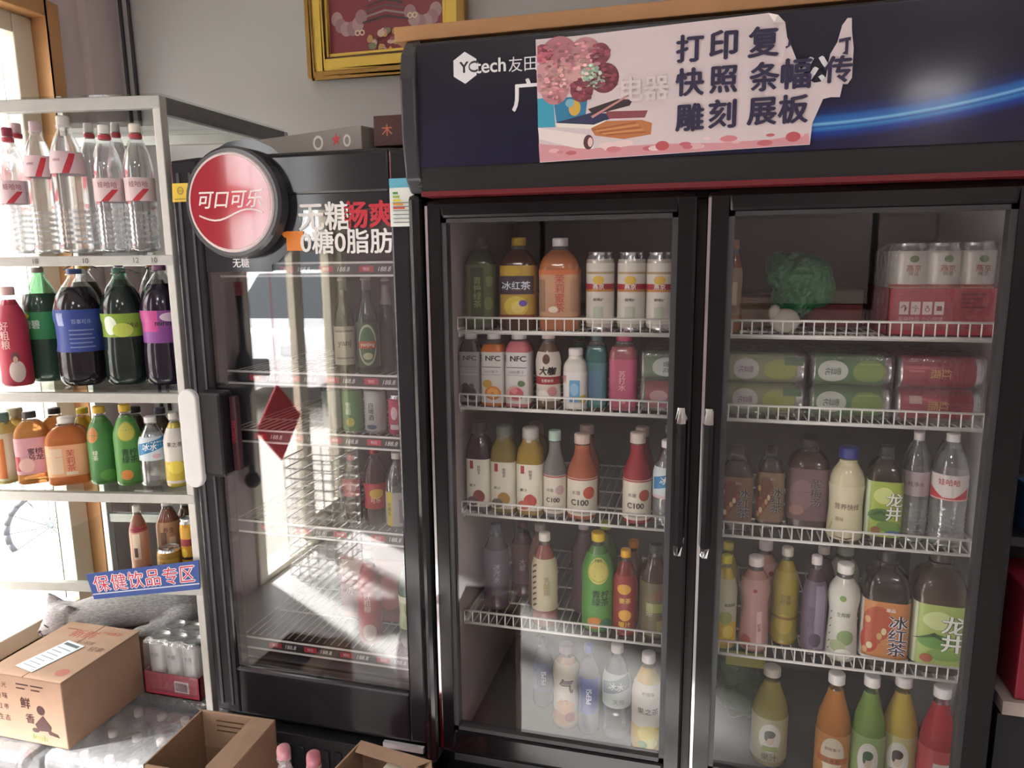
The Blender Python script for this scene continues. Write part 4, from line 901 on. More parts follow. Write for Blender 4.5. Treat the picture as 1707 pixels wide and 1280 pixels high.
# ---- right door, top shelf
G = 'things on the top shelf behind the right door'; z = SHZ[0]
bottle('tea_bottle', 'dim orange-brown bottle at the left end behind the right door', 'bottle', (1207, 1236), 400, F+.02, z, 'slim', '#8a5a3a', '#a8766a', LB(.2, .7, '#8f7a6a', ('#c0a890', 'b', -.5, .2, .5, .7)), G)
bg_ = thing('vegetable_bag', 'tied dark green plastic bag with a white knot on the top shelf', 'bag', (AT(1332, 460, F+.09).x, F+.09, z), 0)
mb = MB(); mb.ell((0, 0, .125), (.066, .048, .052), 18); mb.ell((-.038, -.005, .135), (.034, .035, .045), 16); mb.ell((.042, .0, .105), (.036, .042, .05), 14); mb.ell((-.012, -.01, .075), (.048, .04, .045), 14); mb.ell((-.025, -.02, .045), (.028, .028, .04), 12)
o = mb.build('bag', M('#2a6a42', .3, bump=1., scale=28.), bg_); r_ = o.modifiers.new('r', 'REMESH'); r_.mode = 'VOXEL'; r_.voxel_size = .006
s_ = o.modifiers.new('s', 'SMOOTH'); s_.iterations = 6; dm = o.modifiers.new('d', 'DISPLACE'); tx_ = bpy.data.textures.new('crumple', 'CLOUDS'); tx_.noise_scale = .03; dm.texture = tx_; dm.strength = .026
mb = MB(); mb.ell((-.03, -.05, .028), (.032, .02, .028), 14); mb.ell((-.052, -.05, .045), (.014, .012, .02), 10); o = mb.build('knot', M('#b9b3a6', .5, bump=.6, scale=60.), bg_)
tray = thing('carton', 'flat brown paper parcel under the green bag', 'carton', (AT(1270, 500, F+.16).x, F+.19, z+.001), .1); MB().box((-.06, -.05, 0), (.06, .05, .075)).build('carton_body', M('#6b5646', .8), tray, bev=.01)
tray = thing('carton', 'low red carton lying right behind the green bag', 'carton', (AT(1395, 500, F+.22).x, F+.25, z+.001), 0); MB().box((-.07, -.06, 0), (.055, .06, .055)).build('carton_body', M('#7e2c30', .6), tray, bev=.004); MB().box((-.07, -.06, .056), (.055, .06, .09)).build('carton_lid', M('#6d6a58', .7), tray, bev=.004)
def canpack_up(name, label, x0, x1, Y0, z0, R, H, nx, ny, col, trayh, traycol, lab, prints, group=None, gap=0., rz=0.):
    t = thing(name, label, 'pack', ((x0+x1)/2, Y0, z0+.001), rz, group); w = x1-x0
    st = (w-2*R-.012)/(nx-1)
    for j in range(ny):
        for i in range(nx):
            P = [(r*R, zz*H) for r, zz in CANP]; mb = MB(); mb.lathe(P, 20, mz=lambda zz: 1 if (zz > .93*H or zz < .03*H) else 0)
            mats = [M(col, .3, .3), ALUC]
            if j == 0 and lab: wrapprint(mb, mats, lab(R, H), R, 0, lambda zz: interp(P, zz))
            mb.build('can', mats, t, (-w/2+.006+R+i*st, .006+R+j*2.02*R, .004))
    d_ = ny*2.02*R+.012
    q = MB().box((-w/2, 0, 0), (w/2, d_, .003))
    for a, b in (((-w/2, 0, 0), (w/2, .003, trayh)), ((-w/2, d_-.003, 0), (w/2, d_, trayh)), ((-w/2, 0, 0), (-w/2+.003, d_, trayh)), ((w/2-.003, 0, 0), (w/2, d_, trayh))): q.box(a, b)
    tr_ = q.build('tray', M(traycol, .55), t)
    if prints:
        mb, mats = flatprint(prints(w, trayh), -.0003); mb.build('tray_print', mats, tr_)
    MB().box((-w/2-.003, -.003, .001), (w/2+.003, d_+.003, H+.006)).build('shrink_wrap', WRAP, t, bev=.02, seg=3)
    return t
a, b = AT(1482, 490, F+.01).x, AT(1679, 490, F+.01).x-.006
canpack_up('can_pack', 'shrink-wrapped white cans in a red cardboard tray on the top shelf', a, b, F+.012, z, .036, .19, 3, 3, '#d6d2ca', .100, '#a81c34',
  lambda R, H: [('#b03a3a', 'b', -R*1.4, H*.52, R*1.4, H*.545), ('#d9853a', 'b', -R*1.4, H*.51, R*1.4, H*.52), ('#5d7a4a', 'e', R*.1, H*.82, R*.25, R*.2), ('#a8502e', 't', '燕京', R*.1, H*.72, R*.8, None), ('#8a7a6c', 't', '啤酒', R*.1, H*.66, R*.5, None)],
  lambda w, h: [('#e2d4d4', 'b', -w/2+.022+.022*i, h*.45, -w/2+.040+.022*i, h*.72) for i in range(4)] + [('#8e1a2c', 't', '↑', -w/2+.031, h*.58, None, .016), ('#8e1a2c', 't', '☂', -w/2+.053, h*.58, None, .014), ('#8e1a2c', 't', '♁', -w/2+.075, h*.58, None, .014), ('#8e1a2c', 't', '■', -w/2+.097, h*.58, None, .01), ('#d8a8ac', 't', '易碎物品 小心轻放', -w/2+.063, h*.36, .085, None)] + [('#6e1424', 'b', .03, h*(.86-.09*i), w/2-.03-.01*(i % 3), h*(.89-.09*i)) for i in range(4)])
# ---- right door, second shelf
z = SHZ[1]; xs = [AT(px, 640, F+.01).x for px in (1203, 1346, 1349, 1493, 1495, 1646)]
cancase('can_pack', 'pale green shrink-wrapped can pack at the left end behind the right door', xs[0], xs[1]-.002, F+.01, z, .0345, .21, '#8f9a72', lambda R, L, j: [('#a5ad4c', 'e', 0, L*.7, R*.7, L*.2), ('#c9c6c4', 'e', 0, L*.28, R*.75, L*.16), ('#8a6f8c', 't', '雪\n花', 0, L*.28, R*.6, L*.18), ('#4f7a4a', 'b', -R*.9, L*.75, -R*.3, L*.98)], group='shrink-wrapped can packs')
cancase('can_pack', 'bright green shrink-wrapped can pack between the pale green and red packs', xs[2], xs[3]-.002, F+.01, z, .0345, .21, '#4c7a44', gcan, group='shrink-wrapped can packs')
cancase('can_pack', 'red shrink-wrapped can pack at the right end of its shelf', xs[4], xs[5], F+.01, z, .0345, .21, '#a32c44', rcan, group='shrink-wrapped can packs')
# ---- right door, third shelf
G = 'drinks on the third shelf behind the right door'; z = SHZ[2]
drinkset(z, G, [
 ('tea_bottle', 'iced red tea bottle in the left corner, larger title', 'bottle', (1199, 1254), 742, F+.01, 'wide', '#33221c', '#3a2c28', LB(.10, .66, '#7a5a46', *flat_tea('#8e4a34', '#6d3a34', '冰红茶', '#2a2026', '#a8a09a')), dict(fill=.84)),
 ('tea_bottle', 'iced red tea bottle second from the left, slightly further back', 'bottle', (1260, 1306), 742, F+.04, 'wide', '#33221c', '#3a2c28', LB(.10, .70, '#8a7058', *flat_tea('#9c5a3a', '#74483c', '冰红茶', '#2a2026', '#b0a8a0')), dict(fill=.84)),
 ('plum_drink_bottle', 'mauve plum drink bottle with a vertical dark title', 'bottle', (1311, 1380), 730, F+.05, 'wide', '#4a342c', '#4a3a36', LB(.12, .70, '#7a5f62', ('#8f7074', 'e', -.3, .5, .5, .3), ('#a8949a', 't', V('酸梅汤'), .3, .55, .5, .75, .05), ('#3a2c36', 't', V('酸梅汤'), .3, .55, .48, .73, .01), ('#a8807a', 'e', -.5, .2, .3, .1))),
 ('milk_drink_bottle', 'cream milk drink bottle with a dark blue top', 'bottle', (1381, 1439), 744, F, 'milk', '#d6cba8', '#3a3f86', LB(.02, .60, '#d8cfae', ('#5f5240', 'p', [(-.9, .05), (.2, .0), (.7, .06), (.1, .03)]), ('#6a4a34', 't', '营养快线', .1, .62, 1.5, None, .01), ('#8f7f5a', 't', '原味', -.3, .38, .5, None), ('#b8a878', 'p', [(-1., .1), (-.8, .3), (-.7, .3), (-.9, .08)]))),
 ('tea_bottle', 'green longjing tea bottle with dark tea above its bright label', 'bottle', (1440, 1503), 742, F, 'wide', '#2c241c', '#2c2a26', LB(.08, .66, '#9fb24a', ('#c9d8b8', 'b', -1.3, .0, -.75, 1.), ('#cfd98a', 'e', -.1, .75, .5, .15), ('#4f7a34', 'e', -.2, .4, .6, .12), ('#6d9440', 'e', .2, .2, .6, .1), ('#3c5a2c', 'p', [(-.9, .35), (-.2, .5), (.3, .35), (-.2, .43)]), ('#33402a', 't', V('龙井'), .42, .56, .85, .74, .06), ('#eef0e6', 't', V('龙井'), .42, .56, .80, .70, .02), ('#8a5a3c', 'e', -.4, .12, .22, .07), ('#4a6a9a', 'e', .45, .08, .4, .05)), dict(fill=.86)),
 ('water_bottle', 'clear water bottle beside the longjing tea, pale pink label', 'bottle', (1501, 1547), 720, F+.02, 'water', 'water', '#d8d4d4', LB(.44, .66, '#a99a9e', ('#6a4f50', 't', '纯净水', 0, .5, 1.2, None))),
 ('water_bottle', 'clear water bottle with red ribbon label at the right end of its shelf', 'bottle', (1551, 1609), 722, F, 'water', 'water', '#e6e2e0', LB(.44, .66, '#d9cfcd', ('#b8333a', 't', '娃哈哈', 0, .72, 1.2, None, .01), ('#c23a40', 'p', [(-1.2, .5), (-.3, .1), (.3, .1), (1.2, .5), (1.2, .05), (-1.2, .05)]), ('#e0b0b0', 'b', -1.3, .0, 1.3, .05))),
 ('water_bottle', 'second-row water bottle seen as a cap behind the pale pink label bottle', 'bottle', (1503, 1547), 711, F+.10, 'water', 'water', '#c9c0c0', None),
 ('water_bottle', 'second-row water bottle seen as a cap behind the red ribbon bottle', 'bottle', (1554, 1606), 711, F+.10, 'water', 'water', '#d0cac6', None),
])
# ---- right door, fourth shelf
G = 'drinks on the fourth shelf behind the right door'; z = SHZ[3]
drinkset(z, G, [
 ('lemon_drink_bottle', 'lemon drink bottle with a bright yellow cap at the left end', 'bottle', (1190, 1227), 924, F, 'tea', '#b8a43a', '#d9cf3a', LB(.06, .76, '#b8b49a', ('#c9a832', 'b', -1.6, .0, 1.6, .35), ('#3a3a36', 't', 'ease', .4, .62, 1.0, None, .02), ('#8f9a4a', 'e', .0, .42, .6, .1), ('#dccb5a', 'e', .3, .2, .5, .1))),
 ('lemon_drink_bottle', 'second-row bottle with a yellow cap behind the lemon drink', 'bottle', (1193, 1230), 902, F+.08, 'tea', '#9a8a3a', '#b5a83a', None),
 ('milk_tea_bottle', 'pinkish milk tea bottle with a small red flower mark', 'bottle', (1233, 1281), 926, F, 'gourd', '#b0807a', '#e6dcd8', LB(.04, .78, '#b98c88', ('#8e3440', 'e', .05, .86, .14), ('#d8b8b2', 'b', .25, .08, .65, .55), ('#7a3a3c', 't', V('奶茶'), .45, .32, .3, .4), ('#a8564c', 'e', -.5, .1, .4, .1))),
 ('milk_tea_bottle', 'second-row milk tea bottle whose white cap shows behind the pinkish one', 'bottle', (1250, 1296), 900, F+.09, 'gourd', '#b08078', '#e0d8d4', LB(.3, .78, '#b58a84', ('#8e3440', 'e', .4, .8, .2))),
 ('fruit_drink_bottle', 'yellow fruit drink bottle with a white cap further back', 'bottle', (1286, 1331), 911, F+.05, 'tea', '#a8923c', '#e2dccf', LB(.05, .76, '#a8983a', ('#c2ac44', 'e', 0, .25, .7, .15), ('#6a5428', 't', '芒果\n柠檬', .1, .62, .8, .22, .01), ('#8a6a2c', 'b', -1.5, .32, 1.5, .36))),
 ('grape_drink_bottle', 'purple grape drink bottle with a white cap', 'bottle', (1335, 1378), 925, F+.01, 'tea', '#4a3844', '#e2d8d8', LB(.05, .76, '#6a5a6e', ('#94869a', 'b', .1, .05, 1.0, .95), ('#4a3a56', 't', V('葡萄味'), -.2, .5, .6, .7, .01), ('#463850', 'e', .2, .18, .5, .1))),
 ('grape_drink_bottle', 'second-row bottle with a pale cap behind the purple grape drink', 'bottle', (1347, 1390), 908, F+.09, 'tea', '#5a444c', '#cfc2bc', None),
 ('coconut_drink_bottle', 'tall white coconut drink bottle with green leaves', 'bottle', (1376, 1432), 938, F, 'gourd', '#d9d5cc', '#ece8e2', LB(.02, .80, '#d2d0c6', *[('#5a5a50', 'p', [(-.9, .1+.1*i), (-.75, .13+.1*i), (-.75, .15+.1*i), (-.9, .12+.1*i)]) for i in range(6)], ('#7a9a4a', 'e', .0, .85, .2, .04), ('#5a7050', 't', '生榨椰', .1, .62, .9, None, .01), ('#8aa26a', 'e', .3, .32, .55, .1), ('#a9b58a', 'e', -.2, .2, .5, .08), ('#e6e6dc', 'e', .2, .1, .5, .07))),
 ('coconut_drink_bottle', 'second-row white bottle with a pale green cap behind the coconut drink', 'bottle', (1382, 1434), 918, F+.09, 'gourd', '#c2c2b2', '#ccd4c0', None),
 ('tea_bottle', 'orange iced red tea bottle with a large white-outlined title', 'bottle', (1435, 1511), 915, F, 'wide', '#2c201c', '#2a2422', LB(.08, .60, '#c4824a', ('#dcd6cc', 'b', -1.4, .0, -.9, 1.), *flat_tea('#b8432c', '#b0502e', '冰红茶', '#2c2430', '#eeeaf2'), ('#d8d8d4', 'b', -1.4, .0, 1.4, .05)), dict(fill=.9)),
 ('tea_bottle', 'green longjing tea bottle at the right end, a pale reflection mixed into its colours', 'bottle', (1518, 1602), 915, F, 'wide', '#46382e', '#3a322c', LB(.08, .60, '#a9bd68', ('#d3dcc2', 'b', -1.3, .0, -.75, 1.), ('#cfdb9a', 'e', -.1, .75, .5, .15), ('#6a9a4c', 'e', -.1, .4, .6, .12), ('#86a858', 'e', .2, .2, .6, .1), ('#3c5a2c', 'p', [(-.9, .4), (-.2, .55), (.3, .4), (-.2, .48)]), ('#4a5a48', 't', V('龙井'), .42, .55, .85, .74, .06), ('#f0f2ea', 't', V('龙井'), .42, .55, .80, .70, .02), ('#b0604a', 'e', -.4, .12, .2, .07)), dict(fill=.9)),  # tea and label colours paled to carry the door's reflection
])
# ---- right door, floor
G = 'drinks on the fridge floor behind the right door'; z = FLZ
def face(h, s):     # generic portrait oval
    return [('#d8d6cc', 'e', 0, .56, .62, .34), ('#cbb8a6', 'e', 0, .56, .26, .15), (h, 'e', 0, .66, .30, .09), (h, 'e', -.2, .6, .1, .1), (s, 'b', -.42, .26, .42, .38), ('#6a5a50', 't', '果汁', 0, .12, .9, None)]
drinkset(z, G, [
 ('fruit_juice_bottle', 'pale yellow-green juice bottle with a milky reflection mixed into its colours', 'bottle', (1254, 1312), 1110, F+.05, 'glassj', '#a8a05a', '#d9d4c8', LB(.06, .52, '#b5ae86', *face('#5a5a4a', '#9aa060')), dict(trans=.2)),  # milky door reflection put into the bottle and label colours
 ('fruit_juice_bottle', 'orange juice bottle with an oval cream label on the fridge floor', 'bottle', (1359, 1417), 1120, F, 'glassj', '#c2803e', '#eae6e2', LB(.06, .50, '#c98a4a', ('#ddd0b8', 'e', 0, .6, .7, .36), ('#8a5a3a', 't', '鲜榨果汁', 0, .72, .9, None), ('#b8683a', 'b', -.95, .42, .95, .55), ('#6a4a34', 't', '百香果', 0, .48, .9, None, .01), ('#e0d6c4', 'b', -.5, .24, .5, .34)), dict(trans=.2)),
 ('fruit_juice_bottle', 'green juice bottle with a portrait oval between orange and yellow', 'bottle', (1418, 1474), 1124, F, 'glassj', '#7a9a4c', '#eae6e2', LB(.06, .52, '#8fa86a', *face('#3c5a3c', '#6a8a4a')), dict(trans=.2)),
 ('fruit_juice_bottle', 'yellow juice bottle with a dark-haired portrait oval', 'bottle', (1474, 1531), 1134, F, 'glassj', '#c9b04c', '#eae6e2', LB(.06, .52, '#b9b27a', *face('#3c2c2c', '#8fa07a')), dict(trans=.2)),
 ('fruit_juice_bottle', 'red juice bottle with a square pale label at the right end', 'bottle', (1532, 1590), 1142, F, 'glassj', '#b8343c', '#ebe6e4', LB(.06, .50, '#c2444c', ('#ddcfc8', 'b', -.2, .05, .95, .75), ('#6a3a38', 't', '鲜榨果汁', .35, .6, .8, None), ('#a8343c', 'b', -.15, .3, .95, .45), ('#e0d0c8', 't', '山楂', .35, .37, .6, None)), dict(trans=.2)),
])
pk = thing('snack_pack', 'crumpled dark green foil pack at the left of the fridge floor', 'pack', (AT(1225, 1200, F+.2).x, F+.24, FLZ+.002), 0)
mb = MB(); mb.ell((0, 0, .13), (.06, .04, .13), 16); mb.ell((.03, 0, .08), (.05, .04, .075), 14); o = mb.build('foil_pouch', M('#4d6248', .3, .2, bump=1., scale=22.), pk)
o.modifiers.new('r', 'REMESH').voxel_size = .007; dm = o.modifiers.new('d', 'DISPLACE'); dm.texture = tx_; dm.strength = .02
MB().prism([(-.03, .18), (.07, .18), (.07, .22), (-.03, .22)], -.044, -.040).build('paper_band', M('#a0a04a', .5), pk)
# ---- narrow fridge
G = 'beer bottles in the narrow fridge'; z = CZ[1]
bl_ = lambda txt, c: LB(.10, .50, c, ('#4a4438', 't', txt, 0, .55, 1.3, None, .03), ('#7a7468', 'b', -.9, .15, .9, .2), ('#7a7468', 'b', -.9, .85, .9, .9))
drinkset(z, G, [
 ('beer_bottle', 'dark beer bottle with a square cream label, left one of the front pair', 'bottle', (557, 592), 462, .11, 'beer', '#1c2620', '#b9b6b0', bl_('yanj', '#b9b3a2')),
 ('beer_bottle', 'dark green beer bottle with a round green label', 'bottle', (592, 634), 461, .11, 'beer', '#1f3428', '#b9b6b0', LB(.08, .54, '#2a4636', ('#b9c2a0', 'e', 0, .5, .8, .46), ('#3a6a48', 'e', 0, .5, .68, .40), ('#c2502e', 'b', -.78, .42, .78, .58), ('#e6dcc2', 't', 'yanjing', 0, .5, 1.2, None, .02), ('#c9cda8', 'e', 0, .25, .4, .08))),
 ('beer_bottle', 'dark beer bottle half hidden behind the round-label bottle', 'bottle', (628, 662), 463, .16, 'beer', '#1f2c26', '#b9b6b0', LB(.72, .92, '#c2bfb8')),
])
G = 'cans in the narrow fridge'; z = CZ[2]
for (a, b, yt, col, lab, pr) in ((538, 570, 641, '#8f9a94', 'silver-grey can with dark vertical lettering, leftmost of the can row', [('#3c4440', 't', V('凉茶水'), 0, .5, .5, .7)]),
    (571, 606, 640, '#4f8a4c', 'green can second in the row of the narrow fridge', [('#cfe0c2', 't', V('雪碧'), 0, .55, .6, .6), ('#cfd05a', 'e', .2, .2, .4, .12)]),
    (608, 645, 641, '#b9bcba', 'silver-white can with black vertical characters', [('#26282a', 't', V('白啤酒'), 0, .5, .55, .75), ('#4a6a8a', 'e', 0, .1, .5, .06)]),
    (648, 678, 657, '#b5365a', 'short pink can at the right end of the can row', [('#e6c2cc', 'e', 0, .6, .4, .2), ('#e9d6da', 'b', -.5, .1, .5, .25)])):
    can('drink_can', lab, (a, b), yt, .105, z, col, LB(.09, .88, col, *pr), G)
G = 'soda bottles in the narrow fridge'; z = CZ[3]
drinkset(z, G, [
 ('cola_bottle', 'cola bottle with a red label standing at the left of the row', 'bottle', (571, 604), 757, .12, 'colas', '#2c1a1a', '#b0283a', LB(.40, .66, '#a02434', ('#e6d0d0', 't', '可乐', 0, .5, 1.2, None, .02))),
 ('cola_bottle', 'cola bottle with red cap and a red-yellow label', 'bottle', (606, 646), 744, .105, 'colas', '#3a1c1e', '#b02a3c', LB(.24, .56, '#b03038', ('#d6b04a', 'e', .1, .6, .7, .2), ('#e9d8b8', 't', '可乐', 0, .35, 1.0, None, .02))),
 ('water_bottle', 'clear drink bottle with a narrow yellow vertical label', 'bottle', (642, 686), 753, .105, 'tea', 'water', '#e6e4e0', LB(.05, .50, '#b9b6b2', ('#d8c23a', 'b', -1.0, .0, -.45, 1.), ('#4a4030', 't', V('柠檬水'), -.72, .5, .35, .75), ('#8f8a9a', 'b', .1, .1, .9, .8))),
 ('cola_bottle', 'dark green bottle at the left of the soda row', 'bottle', (536, 570), 750, .17, 'colas', '#22362e', '#2c4038', None),
])
z = CZ[4]
t = thing('can_pack', 'red boxed drink pack in the bottom of the narrow fridge', 'pack', (AT(615, 960, .2).x, .30, z+.001), 0)
MB().box((-.115, -.06, 0), (.105, .08, .19)).build('carton', M('#9a2434', .5), t, bev=.006)
mb, mats = flatprint([('#d8b8b0', 'b', -.105, .12, -.02, .18), ('#c9505a', 'e', .04, .09, .04, .05), ('#e2c8c2', 't', '凉茶', -.062, .09, .07, None), ('#7a1626', 'b', -.115, .02, .105, .035)], -.0603); mb.build('carton_print', mats, t)
drinkset(z, 'bottles in the bottom of the narrow fridge', [
 ('grain_drink_bottle', 'tall red grain drink bottle with a white picture near its foot', 'bottle', (597, 637), 915, .11, 'tea', '#a02a36', '#d8d0cc', LB(.04, .78, '#a8283a', ('#e6c8c2', 't', V('好粗粮'), -.1, .58, .6, .55, .01), ('#dcc9c2', 'e', 0, .14, .6, .12))),
 ('tea_bottle', 'green bottle with a pale label at the right of the fridge bottom', 'bottle', (664, 706), 917, .11, 'colas', '#2f5a3c', '#3c8a50', LB(.22, .56, '#a9b886', ('#4f7a44', 't', '青茶', 0, .5, 1.1, None, .02), ('#d8dcc0', 'b', -1.2, .8, 1.2, 1.))),
])
# ---- glass shelf, first board: water
def sy(pxa, z, ins=.032):
    _, py = 0, 0
    p = CAM+ray(pxa, 0)*1.0
    x = QR.x
    for _ in range(6):
        y = QR.y+(QL.y-QR.y)*((QR.x-x)/(QR.x-QL.x))+ins
        yy = PROJ((x, y, z))[1]; x = AT(pxa, yy, y).x
    return y
def sset(z, group, items):
    for it in items:
        name, label, cat, px, ytop, ins, typ, liq, cap = it[:9]; kw = dict(it[10]) if len(it) > 10 else {}
        yf = sy((px[0]+px[1])/2, z, ins)
        bottle(name, label, cat, px, ytop, yf, z+.0075, typ, liq, cap, it[9] if len(it) > 9 else None, group, **kw)
rib = lambda k: LB(.40, .58, '#d3b8bd' if k else '#d8c2c4', ('#a05a6a', 't', '娃哈哈', 0, .72, 1.3, None, .008), ('#c23440', 'p', [(-.5, .0), (.0, .0), (.7, .52), (.3, .52)]))
G = 'water bottles on the top glass board'; z = SZ[1]
def wat(lab, px, yt, ins, cap, k, lb=True): return ('water_bottle', lab, 'bottle', px, yt, ins, 'water', 'water', cap, rib(k) if lb else None, dict(ring='#b8404c'))
up_ = LB(.58, .74, '#d6bcc2', ('#c23440', 'p', [(-.3, .0), (.1, .0), (.6, .9), (.2, .9)]), ('#9a5a6a', 't', '娃哈哈', -.6, .6, .5, None))
sset(z, G, [
 wat('water bottle with a dark red cap and deep pink label at the left edge', (2, 50), 212, .03, '#8e2c44', 1),
 ('water_bottle', 'large water bottle with a high pink label, left one of two', 'bottle', (47, 98), 202, .04, 'water', 'water', '#d8bcc4', up_),
 ('water_bottle', 'tallest water bottle with a high pink label and pale cap', 'bottle', (92, 146), 193, .032, 'water', 'water', '#e2dad8', up_),
 wat('water bottle with a red neck ring and low label, left one of the right pair', (161, 209), 208, .032, '#e6e2de', 0),
 wat('water bottle with a cream cap and low label right beside the metal post', (212, 260), 206, .032, '#ebe2d6', 0),
 wat('water bottle in the second row between the tall bottle and the right pair', (140, 180), 205, .12, '#d0cccc', 1, False),
 wat('water bottle in the second row peeping between the right pair', (186, 222), 204, .13, '#c9c6c6', 1, False),
 wat('water bottle in the second row behind the red-capped one', (20, 62), 205, .13, '#c9a8b0', 1, False),
])
# ---- second board: big sodas
G = 'big soda bottles on the second glass board'; z = SZ[2]
sset(z, G, [
 ('grain_drink_bottle', 'red grain drink bottle with a white figure picture at the left edge', 'bottle', (-2, 50), 478, .03, 'tea', '#a83848', '#d0a8a4', LB(.03, .82, '#b0344a', ('#e0b8b4', 't', V('好粗粮'), -.35, .62, .6, .5, .01), ('#dccac4', 'e', .2, .16, .5, .14), ('#6a4a48', 'e', .15, .34, .25, .07), ('#d8b09c', 'e', .15, .31, .14, .045))),
 ('soda_bottle', 'green two-litre soda bottle with a bright green label', 'bottle', (42, 108), 446, .10, 'cola', '#31493c', '#8a7a74', LB(.38, .62, '#3a8f58', ('#d6e2d8', 't', '雪碧', -.45, .55, .9, None, .03), ('#d0b03a', 'e', -.7, .85, .2, .1)), dict(fill=.74, clear=GPET)),
 ('soda_bottle', 'two-litre dark cola bottle with a wide blue label', 'bottle', (95, 177), 448, .03, 'cola', '#1f1a22', '#31487c', LB(.30, .66, '#31468f', ('#8f9cc4', 'b', -.85, .62, -.5, .92), ('#8f9cc8', 't', '百事可乐', .25, .72, .8, None), *[('#7f8cbc', 'b', -.3, .1+.1*i, .75-.1*(i % 2), .13+.1*i) for i in range(5)]), dict(fill=.83)),
 ('soda_bottle', 'two-litre dark soda bottle with a lime green label', 'bottle', (171, 246), 447, .05, 'cola', '#1e2a26', '#3a6a5a', LB(.42, .62, '#86a83a', ('#dce8d8', 'e', -.6, .5, .35, .4), ('#3c4a2c', 't', '美年达', .45, .5, .7, None, .02), ('#bccc5a', 'e', .0, .3, .5, .3)), dict(fill=.83, clear=GPET)),
 ('soda_bottle', 'two-litre dark soda bottle with a magenta and purple label by the post', 'bottle', (240, 310), 442, .06, 'cola', '#241a2c', '#8a5a7a', LB(.36, .63, '#8a4a96', ('#c2488e', 'b', -1.1, .35, -.1, 1.), ('#2c2430', 't', 'mirinda', .3, .62, 1.1, None, .02), ('#e0c8dc', 'e', .5, .8, .5, .14)), dict(fill=.83)),
 ('soda_bottle', 'second-row soda bottle with an orange cap between blue and lime labels', 'bottle', (118, 182), 440, .16, 'cola', '#4a3a2c', '#c9a03a', None, dict(fill=.83)),
 ('soda_bottle', 'second-row soda bottle with a dark blue cap behind the lime label', 'bottle', (184, 232), 436, .22, 'cola', '#2a2a3a', '#2c3c78', None, dict(fill=.83)),
 ('soda_bottle', 'second-row soda bottle with a brown-orange cap behind the magenta label', 'bottle', (235, 290), 436, .16, 'cola', '#3a2a24', '#b06a42', None, dict(fill=.83)),
])
for px, py, a, b in ((85, 448, 66, 104), (140, 452, 104, 160), (215, 462, 190, 232)):
    p, q_ = AT(a, py-2, .0), AT(b, py-6, .02); m_ = (p+q_)/2+Vector((0, -.0, .012))
    tag(MB().tube([p, p.lerp(m_, .6)+Vector((0, 0, .004)), m_, q_.lerp(m_, .6)+Vector((0, 0, .002)), q_], .0022, 6).build('handle_strap', M('#3c4038', .5)),
        {85: 'dark carrying strap between the green and blue soda bottle necks', 140: 'dark carrying strap on the blue-labelled soda bottle neck', 215: 'dark carrying strap on the lime-labelled soda bottle neck'}[px], 'strap')
